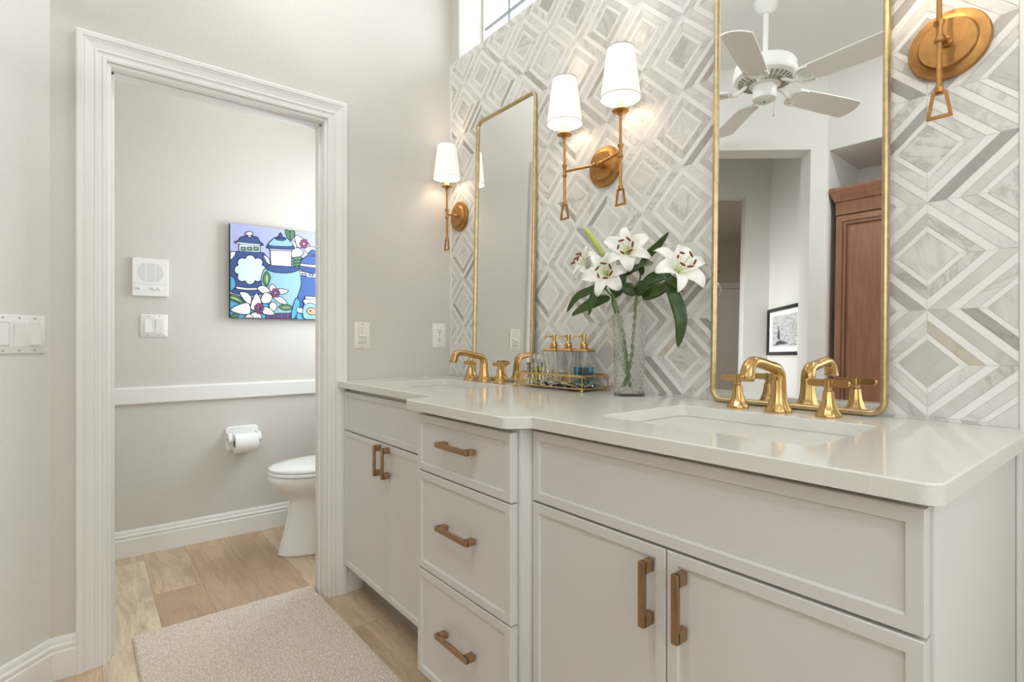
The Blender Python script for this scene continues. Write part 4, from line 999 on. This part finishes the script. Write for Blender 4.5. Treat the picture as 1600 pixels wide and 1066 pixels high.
for b0 in (.0195, -.0195):
    bm = bm_new(); prism(bm, [(a, b + b0) for a, b in rrect(0, 0, .033, .0285, .012, 5)], .005, .0078, fmap=f); rc = obj('receptacle', bm, 'plastic', t)
    bm = bm_new(); fbox(bm, f, -.0072, -.0050, b0 + .000, b0 + .0085, .0076, .0081); fbox(bm, f, .0050, .0072, b0 + .001, b0 + .0078, .0076, .0081)
    prism(bm, [(a, b + b0 - .0068) for a, b in rrect(0, 0, .0058, .0056, .0026, 4)], .0076, .0081, fmap=f); obj('slots', bm, 'dark', rc, smooth=False)
screws(t, f, [(0, 0)])
# four-gang plate on the diagonal wall
q = 1 / math.sqrt(2); s0 = .018; L4 = .208
o3 = (q * (s0 + L4 / 2), -1.48 - q * (s0 + L4 / 2), 1.0865); f = mount(o3, (q, -q, 0), (q, q, 0))
t = thing('light_switch', 'wide white switch plate with several rockers at the left edge of the photo', 'light switch', o3)
obj('plate', plate(f, L4, .115), 'plastic', t)
gx = [-.069, -.023, .023, .069]
rocker(t, f, gx[0], True); rocker(t, f, gx[1], False)
for a in gx[2:]:
    bm = bm_new()
    for s_ in ((a - .0175, a + .0175, .0335, .0350), (a - .0175, a + .0175, -.035, -.0335), (a - .0175, a - .0155, -.0335, .0335), (a + .0155, a + .0175, -.0335, .0335)): fbox(bm, f, *s_, .005, .0070)
    obj('slide_frame', bm, 'frame_shadow', t, smooth=False)
    bm = bm_new(); fbox(bm, f, a - .0145, a + .0145, -.0315, .028, .0055, .0085); obj('dimmer_paddle', bm, 'plastic', t, smooth=False)
screws(t, f, [(a, b) for a in gx for b in (.048, -.048)])

#=====CANVAS PICTURE=====
CXF = -.995
PC = {'lav': S(172, 178, 224), 'lav2': S(196, 186, 222), 'navy': S(56, 80, 138), 'blue': S(62, 98, 166), 'sky': S(148, 190, 208), 'pale': S(212, 230, 236), 'white': S(244, 241, 243), 'ink': S(30, 38, 66), 'green': S(84, 128, 96), 'lime': S(176, 200, 120), 'plum': S(140, 74, 118), 'pink': S(232, 180, 190), 'orange': S(246, 172, 134), 'violet': S(196, 120, 200), 'teal': S(84, 170, 214), 'edge': S(34, 36, 48)}
pkeys = list(PC); pmats = [paint('canvas_' + k, PC[k], .6, .02, 40) for k in pkeys]
t = thing('canvas_painting', 'unframed canvas of blue ginger jars, white flowers and a fishbowl', 'painting', (-1.03, -.40, 1.45))
CY0, CY1, CZ0, CZ1 = -.781, -.020, 1.194, 1.708
bm = bm_new(); box(bm, -1.0295, CXF, CY0, CY1, CZ0, CZ1, .002); obj('stretched_canvas', bm, [pmats[pkeys.index('edge')]], t)
bm = bm_new(); layer = [0]
def C2(cx, cy):
    # sketch grid of the picture -> height and run along the canvas
    w_ = 1 + -0.00010611 * cx
    return (-1.391400 + (0.550190 + 0.00042667 * cx) / w_, 1.066700 + (0.661113 + -0.00054615 * cy) / w_)
def fillp(poly, key, ink=.0042, closed=True):
    layer[0] += 1; h = CXF + .0003 + layer[0] * .000018
    poly = clip_poly([tuple(p) for p in poly], CY0 + .0005, CY1 - .0005, CZ0 + .0005, CZ1 - .0005)
    if not poly: return
    es = [bm.verts.new((h, y, z)) for y, z in poly]; ee = [bm.edges.new((es[i], es[(i + 1) % len(es)])) for i in range(len(es))]
    r_ = bmesh.ops.triangle_fill(bm, use_beauty=True, use_dissolve=False, edges=ee)
    for g in r_['geom']:
        if isinstance(g, bmesh.types.BMFace): g.material_index = pkeys.index(key)
    if ink:
        layer[0] += 1; h += .000018; n = len(poly)
        for i in range(n):
            a, b = Vector(poly[i]), Vector(poly[(i + 1) % n]); d = b - a
            if d.length < 1e-6: continue
            d.normalize(); nn = Vector((-d.y, d.x)) * ink / 2; e_ = d * ink * .35
            fc = bm.faces.new([bm.verts.new((h, *(p))) for p in (a - e_ - nn, b + e_ - nn, b + e_ + nn, a - e_ + nn)]); fc.material_index = pkeys.index('ink')
def shp(key, pts, smooth=True, ink=.0042):
    P_ = [C2(*p) for p in pts]
    if smooth: P_ = [tuple(v[:2]) for v in catmull([(a, b, 0) for a, b in P_], 5, closed=True)]
    fillp(P_, key, ink)
def blob(key, cx, cy, rx, ry, ink=.0042): shp(key, [(cx + rx * math.cos(2 * math.pi * i / 10), cy + ry * math.sin(2 * math.pi * i / 10)) for i in range(10)], True, ink)
fillp([(CY0, CZ0), (CY1, CZ0), (CY1, CZ1), (CY0, CZ1)], 'lav', 0)
fillp([(CY0, CZ0), (CY1, CZ0), (CY1, CZ0 + .10), (CY0, CZ0 + .12)], 'teal', 0)
# leaves and flower behind the jars
shp('green', [(665, 120), (700, 130), (712, 190), (700, 222), (668, 170)]); shp('green', [(712, 120), (755, 140), (748, 190), (712, 220)])
for p in ([(760, 175), (835, 205), (905, 270), (850, 290), (780, 285)], [(690, 230), (755, 240), (772, 290), (735, 300)], [(730, 310), (800, 300), (840, 345), (800, 385), (735, 395)], [(850, 300), (930, 285), (985, 335), (890, 350)]): shp('white', p)
for a in range(6): blob('plum', 845 + 28 * math.cos(a * 1.05), 258 + 30 * math.sin(a * 1.05), 17, 18, .0025)
for k in range(4): shp('green', [(730, 400 + k * 28), (790, 385 + k * 30), (835, 400 + k * 28), (780, 425 + k * 28)])
shp('green', [(950, 365), (1000, 330), (1060, 320), (1100, 380), (1010, 400)]); shp('lime', [(990, 372), (1040, 340), (1070, 350), (1020, 385)], True, .002)
# third jar, the right one
shp('blue', [(805, 560), (900, 585), (1040, 590), (1180, 580), (1270, 555), (1290, 640), (1260, 800), (1240, 900), (820, 900), (790, 800), (785, 680), (812, 610)])
shp('white', [(790, 520), (900, 545), (1080, 548), (1280, 520), (1275, 570), (1080, 592), (900, 588), (800, 565)], False)
for k in range(6): 
    x0 = 825 + k * 70; fillp([C2(*p) for p in ((x0, 545), (x0 + 45, 549), (x0 + 45, 576), (x0, 572))], 'navy', .0025); fillp([C2(*p) for p in ((x0 + 10, 556), (x0 + 34, 558), (x0 + 34, 566), (x0 + 10, 564))], 'white', 0)
shp('navy', [(800, 500), (830, 470), (1060, 490), (1250, 470), (1290, 500), (1080, 545), (880, 540)])
shp('white', [(808, 450), (950, 462), (1120, 465), (1260, 450), (1262, 475), (1080, 492), (930, 490), (812, 475)], False)
shp('blue', [(815, 445), (850, 395), (905, 370), (980, 372), (1120, 385), (1210, 410), (1250, 450), (1080, 466), (930, 462)])
blob('white', 930, 368, 48, 10); shp('blue', [(895, 362), (905, 330), (930, 318), (960, 330), (972, 362), (930, 370)])
# first jar, the left one
shp('navy', [(100, 380), (160, 345), (215, 332), (420, 342), (470, 370), (512, 430), (515, 500), (480, 600), (430, 690), (180, 688), (160, 620), (110, 560)])
shp('white', [(120, 345), (178, 338), (150, 400), (110, 410)]); shp('white', [(448, 368), (500, 400), (515, 460), (480, 440)])
fillp([C2(*p) for p in ((208, 262), (416, 272), (414, 342), (210, 332))], 'pale')
for k in range(3):
    x0 = 228 + k * 62; fillp([C2(*p) for p in ((x0, 288), (x0 + 48, 291), (x0 + 48, 326), (x0, 323))], 'green', .003); fillp([C2(*p) for p in ((x0 + 12, 300), (x0 + 34, 301), (x0 + 34, 312), (x0 + 12, 311))], 'pale', .002)
shp('navy', [(165, 244), (205, 225), (225, 195), (300, 178), (385, 192), (412, 232), (448, 268), (380, 276), (260, 262)])
shp('white', [(190, 240), (300, 252), (415, 262), (400, 276), (290, 268), (200, 256)], True, .003)
shp('white', [(290, 190), (300, 172), (325, 172), (332, 192)]); blob('white', 308, 158, 38, 20)
lob = []
for i in range(8):
    a = 2 * math.pi * i / 8
    for da, rr_ in ((-.36, .93), (-.2, 1.05), (0, 1.09), (.2, 1.05), (.36, .93), (.3927, .88)): lob.append((318 + 142 * rr_ * math.cos(a + da), 512 + 132 * rr_ * math.sin(a + da)))
shp('pale', lob)
shp('white', [(185, 676), (290, 690), (402, 690), (405, 708), (290, 712), (192, 700)]); shp('navy', [(160, 700), (290, 714), (425, 712), (450, 745), (300, 760), (150, 735)])
shp('teal', [(100, 580), (150, 585), (178, 640), (165, 690), (110, 720)])
# second jar, the middle one
shp('sky', [(470, 500), (560, 536), (700, 542), (790, 515), (815, 590), (815, 670), (780, 780), (750, 880), (735, 935), (560, 940), (500, 860), (450, 720), (425, 610), (440, 540)])
shp('navy', [(468, 500), (520, 466), (620, 478), (728, 480), (788, 515), (700, 543), (560, 538)])
fillp([C2(*p) for p in ((514, 318), (724, 326), (722, 482), (522, 468))], 'white'); fillp([C2(*p) for p in ((508, 302), (728, 312), (724, 330), (514, 322))], 'lav2')
shp('navy', [(482, 288), (500, 268), (615, 280), (735, 275), (748, 298), (738, 314), (610, 308), (492, 300)])
shp('sky', [(500, 270), (530, 222), (575, 195), (660, 198), (705, 225), (735, 278), (615, 284)])
shp('navy', [(565, 205), (615, 196), (668, 210), (640, 226), (590, 222)]); shp('navy', [(598, 196), (604, 172), (616, 152), (630, 174), (636, 198)])
fillp([C2(*p) for p in ((480, 940), (770, 936), (775, 992), (470, 992))], 'plum')
for k in range(4):
    x0 = 500 + k * 66; fillp([C2(*p) for p in ((x0, 948), (x0 + 46, 948), (x0 + 46, 980), (x0, 980))], 'navy', .003)
# front leaves and flowers
shp('green', [(480, 528), (515, 580), (505, 630), (480, 675), (445, 630), (448, 570)]); shp('lime', [(480, 550), (496, 600), (482, 655), (468, 600)], True, .002)
shp('green', [(120, 755), (190, 765), (250, 820), (255, 860), (190, 830), (120, 800)]); shp('lime', [(125, 775), (190, 790), (235, 835), (190, 815), (125, 790)], True, .002)
shp('green', [(110, 1000), (140, 955), (215, 930), (180, 990)]); shp('green', [(600, 878), (660, 848), (742, 882), (670, 912)]); shp('lime', [(625, 880), (700, 876), (715, 884), (650, 892)], True, .002)
for p in ([(388, 690), (450, 668), (512, 715), (470, 745), (425, 735)], [(425, 790), (470, 735), (535, 775), (505, 835), (440, 838)], [(515, 665), (545, 655), (570, 700), (540, 745), (505, 700)], [(585, 705), (640, 700), (692, 722), (640, 752), (595, 745)], [(550, 785), (625, 780), (680, 848), (600, 835)], [(530, 830), (575, 845), (575, 900), (535, 915), (505, 870)]): shp('white', p)
for a in range(6): blob('plum', 566 + 30 * math.cos(a * 1.05), 740 + 30 * math.sin(a * 1.05), 17, 18, .0025)
for p in ([(215, 735), (290, 738), (330, 790), (318, 850), (262, 815)], [(370, 748), (410, 780), (425, 850), (375, 910), (320, 880)], [(125, 905), (220, 850), (300, 840), (322, 900), (310, 945), (220, 945)], [(420, 880), (500, 885), (556, 950), (450, 945)], [(320, 945), (400, 930), (432, 1000), (340, 1000)], [(262, 1000), (290, 950), (330, 955), (350, 1000)]): shp('white', p)
for a in range(7): blob('plum', 405 + 32 * math.cos(a * .9), 892 + 36 * math.sin(a * .9), 18, 19, .0025)
# fishbowl
shp('teal', [(760, 800), (800, 815), (800, 880), (745, 1000), (720, 960)]); shp('white', [(775, 885), (840, 895), (845, 935), (785, 930)])
shp('sky', [(862, 800), (1000, 806), (1150, 800), (1190, 880), (1150, 1000), (875, 1000), (832, 930), (845, 860)])
shp('white', [(862, 800), (1150, 800), (1160, 845), (1110, 835), (1060, 850), (1010, 835), (960, 850), (900, 838), (855, 850)])
shp('white', [(856, 772), (1000, 778), (1165, 772), (1165, 802), (1000, 806), (858, 800)], False)
shp('violet', [(975, 925), (1010, 900), (1060, 880), (1050, 925), (1060, 965), (1010, 950)]); shp('orange', [(870, 915), (900, 885), (950, 892), (990, 922), (950, 955), (900, 950)]); blob('ink', 908, 915, 9, 9, 0)
obj('painted_picture', bm, pmats, t, smooth=False, recalc=False)

#=====RUG=====
bm = bm_new(); RX0, RX1, RY0, RY1 = -.121, 1.42, -1.262, -.632
mw = Matrix.Translation((RX0, RY0, 0)) @ Matrix.Rotation(R(.6), 4, 'Z')
prism(bm, rrect((RX1 - RX0) / 2, (RY1 - RY0) / 2, RX1 - RX0, RY1 - RY0, .008, 4), .0005, .011, fmap=lambda a, b, h: tuple(mw @ Vector((a, b, h))))
bmesh.ops.bevel(bm, geom=[e for e in bm.edges if all(v.co.z > .01 for v in e.verts)], offset=.004, segments=2, affect='EDGES')
o = obj('bath_rug', bm, 'rug'); rebase(o, (.65, -.95, .0005)); tag(o, 'cream looped rug on the wood floor in front of the vanity', 'rug')

#=====CEILING FAN (in the mirror)=====
HX, HY, HZF = .862, -1.405, 2.44
t = thing('ceiling_fan', 'white five-blade ceiling fan seen in the large mirror', 'ceiling fan', (HX, HY, HZF))
bm = bm_new(); lathe(bm, [(0, .44), (.0, .47 - .0005)] if False else [(0, .10), (.013, .10), (.013, .44), (0, .44)], (HX, HY, HZF), seg=20); lathe(bm, [(0, .405), (.022, .405), (.05, .43), (.062, .4695), (0, .4695)], (HX, HY, HZF), seg=28); obj('downrod', bm, 'fan', t)
bm = bm_new(); lathe(bm, [(0, .026), (.150, .026), (.155, .034), (.155, .058), (.150, .066), (.150, .092), (.142, .104), (.11, .112), (.03, .116), (0, .116)], (HX, HY, HZF + .03), seg=48); obj('motor_housing', bm, 'fan', t)
bm = bm_new(); lathe(bm, [(0, -.012), (.062, -.012), (.095, .002), (.135, .018), (.150, .026), (0, .026)], (HX, HY, HZF + .03), seg=48); vt = obj('vent_ring', bm, 'fan', t)
bm = bm_new()
for k in range(30):
    a = 2 * math.pi * k / 30
    for r0, r1 in ((.078, .098), (.104, .130)):
        z0, z1 = -.007 + (r0 - .075) * .42, -.007 + (r1 - .075) * .42
        w0, w1 = .0042, .0062
        P_ = []
        for r_, z_, w_ in ((r0, z0, w0), (r1, z1, w1)):
            for s_ in (-1, 1): P_.append((HX + r_ * math.cos(a) - s_ * w_ * math.sin(a), HY + r_ * math.sin(a) + s_ * w_ * math.cos(a), HZF + .03 + z_ - .0035))
        V = [bm.verts.new(p) for p in P_] + [bm.verts.new((p[0], p[1], p[2] + .006)) for p in P_]
        for qd in ((0, 1, 3, 2), (4, 6, 7, 5), (0, 4, 5, 1), (2, 3, 7, 6), (0, 2, 6, 4), (1, 5, 7, 3)): bm.faces.new([V[i] for i in qd])
obj('vent_slots', bm, 'fan_slot', vt, smooth=False)
bm = bm_new(); lathe(bm, [(0, -.062), (.040, -.060), (.056, -.050), (.058, -.040), (.058, .012), (.050, .022), (0, .022)], (HX, HY, HZF), seg=36); sh = obj('switch_housing', bm, 'fan', t)
bm = bm_new(); lathe(bm, [(0, -.064), (.005, -.064), (.005, -.060), (0, -.060)], (HX, HY, HZF), seg=12); obj('cap_screw', bm, 'dark', sh)
bm = bm_new(); tube(bm, [(HX + .02, HY - .056, HZF - .03), (HX + .021, HY - .06, HZF - .05), (HX + .021, HY - .06, HZF - .115)], .0012, 6); lathe(bm, [(0, -.128), (.003, -.126), (.0035, -.118), (0, -.113)], (HX + .021, HY - .06, HZF), seg=10); obj('pull_chain', bm, 'screw', sh)
for k in range(5):
    a = R(75 + 72 * k)
    m_ = Matrix.Translation((HX, HY, HZF)) @ Matrix.Rotation(a, 4, 'Z') @ Matrix.Rotation(R(13), 4, 'X')
    bm = bm_new(); out = [(.185, -.052), (.21, -.060), (.55, -.070), (.590, -.060), (.607, -.030), (.611, 0), (.607, .030), (.590, .060), (.55, .070), (.21, .060), (.185, .052), (.176, 0)]
    out = [(v.x, v.y) for v in catmull([(x_, y_, 0) for x_, y_ in out], 3, closed=True)]
    prism(bm, out, -.003, .003, fmap=lambda p_, q_, h: tuple(m_ @ Vector((p_, q_, h)))); bl = obj('blade', bm, 'fan', t)
    bm = bm_new()
    tube(bm, [m_ @ Vector(p) for p in catmull([(.085, 0, .030), (.12, .008, .004), (.15, .0, -.012), (.17, 0, -.008)], 5)], .009, 10, flat=.6)
    for rr_ in (.050, .032):
        tube(bm, [m_ @ Vector((.215 - rr_ * 1.1 * math.cos(b_), rr_ * 1.15 * math.sin(b_), -.0055)) for b_ in [R(-115 + 230 * i / 18) for i in range(19)]], .0060 if rr_ > .04 else .0042, 8)
    obj('blade_iron', bm, 'fan', bl)

#=====HALL AND NICHE (in the mirror)=====
# framed print on the hall wall
q = 1 / math.sqrt(2); o3 = (.155 + q * .335, -2.965 + q * .335, 1.256); f = mount(o3, (q, q, 0), (-q, q, 0))
t = thing('framed_print', 'black framed grey seascape print in the hallway, seen in the large mirror', 'picture', o3)
FW_, FH = .62, .362
bm = bm_new(); rows = []
for a_, h in ((0, .0005), (0, .020), (.004, .022), (.024, .018), (.026, .012), (.026, .0005)): rows.append([bm.verts.new(f(a, b, h)) for a, b in ((-FW_ / 2 + a_, -FH / 2 + a_), (FW_ / 2 - a_, -FH / 2 + a_), (FW_ / 2 - a_, FH / 2 - a_), (-FW_ / 2 + a_, FH / 2 - a_))])
for A, B in zip(rows, rows[1:] + rows[:1]):
    for i in range(4): bm.faces.new((A[i], A[(i + 1) % 4], B[(i + 1) % 4], B[i]))
obj('frame', bm, 'black', t, smooth=False)
bm = bm_new(); fbox(bm, f, -FW_ / 2 + .02, FW_ / 2 - .02, -FH / 2 + .02, FH / 2 - .02, .001, .008); obj('mat_board', bm, 'matboard', t, smooth=False)
tt = NT('grey_print'); v = tt.mapped((1, 1, 5)); f1 = tt.noise(v, 14, 6, .65, 1.2)
tt.link(tt.ramp(f1, [(.3, S(120, 120, 124)), (.5, S(196, 196, 198)), (.7, S(222, 222, 222))]), tt.p.inputs['Base Color']); tt.p.inputs['Roughness'].default_value = .6
bm = bm_new(); fbox(bm, f, -FW_ / 2 + .092, FW_ / 2 - .07, -FH / 2 + .066, FH / 2 - .062, .0078, .0092); pr0 = obj('print', bm, tt.m, t, smooth=False)
bm = bm_new()
for poly in ([(-.115, -.04), (-.105, .01), (-.118, .03), (-.108, .045), (-.096, .040), (-.092, .015), (-.075, -.005), (-.070, -.035), (-.06, -.06), (-.10, -.062)], [(-.17, -.105), (-.12, -.075), (-.05, -.07), (.02, -.08), (.10, -.095), (-.03, -.10)]): prism(bm, poly, .0090, .0096, fmap=f)
obj('dark_figure', bm, paint('print_ink', S(70, 70, 74), .6, .1, 60), pr0, smooth=False)
# tall cherry cabinet in the niche
KX0, KX1, KY = .868, 2.02, -2.322
t = thing('linen_cabinet', 'tall reddish cherry wood cabinet with crown in the wall niche, seen in the mirror', 'cabinet', (1.44, -2.55, 0))
bm = bm_new(); box(bm, KX0, KX1, -2.78, KY - .02, .0, 2.055, .002); obj('carcass', bm, 'wood', t)
bm = bm_new(); rows = []
crown = [(0, 2.035), (.004, 2.035), (.006, 2.045), (.012, 2.06), (.022, 2.08), (.024, 2.092), (.028, 2.098), (.028, 2.118), (0, 2.118)]
for e_, z in crown: rows.append([bm.verts.new(p) for p in ((KX0 - e_, -2.78, z), (KX0 - e_, KY + e_, z), (KX1 + e_, KY + e_, z), (KX1 + e_, -2.78, z))])
for A, B in zip(rows, rows[1:] + rows[:1]):
    for i in range(3): bm.faces.new((A[i], A[i + 1], B[i + 1], B[i]))
bm.faces.new([r[0] for r in rows]); bm.faces.new([r[3] for r in rows]); obj('crown', bm, 'wood', t)
bm = bm_new(); box(bm, KX0 + .002, KX1 - .002, KY - .0195, KY - .004, 1.952, 2.05, .002); obj('frieze', bm, 'wood', t)
for x0, x1 in ((KX0 + .008, 1.443), (1.447, KX1 - .008)):
    bm = bm_new(); z0, z1 = .12, 1.942; rows = []
    for a_, h in ((0, -.0195), (0, -.001), (.002, 0), (.034, 0), (.037, -.005), (.040, -.005), (.043, -.001), (.052, -.001), (.056, -.009), (.062, -.010), (.075, -.0045), (.080, -.0035)):
        rows.append([bm.verts.new((x, KY + h, z)) for x, z in ((x0 + a_, z0 + a_), (x1 - a_, z0 + a_), (x1 - a_, z1 - a_), (x0 + a_, z1 - a_))])
    for A, B in zip(rows, rows[1:]):
        for i in range(4): bm.faces.new((A[i], A[(i + 1) % 4], B[(i + 1) % 4], B[i]))
    bm.faces.new(rows[-1]); bm.faces.new(list(reversed(rows[0]))); d = obj('door', bm, 'wood', t, smooth=False)
    bm = bm_new()
    for a_, h in ((.0385, -.0045), (.059, -.0090)):
        for s_ in ((x0 + a_ - .0022, x0 + a_ + .0022, z0 + a_, z1 - a_), (x1 - a_ - .0022, x1 - a_ + .0022, z0 + a_, z1 - a_), (x0 + a_, x1 - a_, z0 + a_ - .0022, z0 + a_ + .0022), (x0 + a_, x1 - a_, z1 - a_ - .0022, z1 - a_ + .0022)): box(bm, s_[0], s_[1], KY + h - .003, KY + h + .0012, s_[2], s_[3])
    obj('groove_line', bm, 'wood_dark', d, smooth=False)
# white panelled door across the far room
q = 1 / math.sqrt(2)
def far(s_): return (-3.4 + q * s_, -3.9 - q * s_)
fx = far(2.05); f = mount((fx[0], fx[1], 0), (q, -q, 0), (q, q, 0))
t = thing('door_2', 'white panelled door across the dark room, seen at the left edge of the mirror', 'door', (fx[0], fx[1], 0)); struct(t)
bm = bm_new(); fbox(bm, f, 0, .81, .005, 2.02, .005, .04)
for b0, b1 in ((.25, .95), (1.1, 1.9)):
    for a0, a1 in ((.10, .36), (.45, .71)): fbox(bm, f, a0, a1, b0, b1, .035, .046)
obj('door_leaf', bm, 'trim', t, smooth=False)
bm = bm_new()
for a0, a1, b0, b1 in ((-.09, -.005, 0, 2.11), (.815, .90, 0, 2.11), (-.005, .815, 2.03, 2.11)): fbox(bm, f, a0, a1, b0, b1, .0, .025)
obj('casing', bm, 'trim', t, smooth=False)
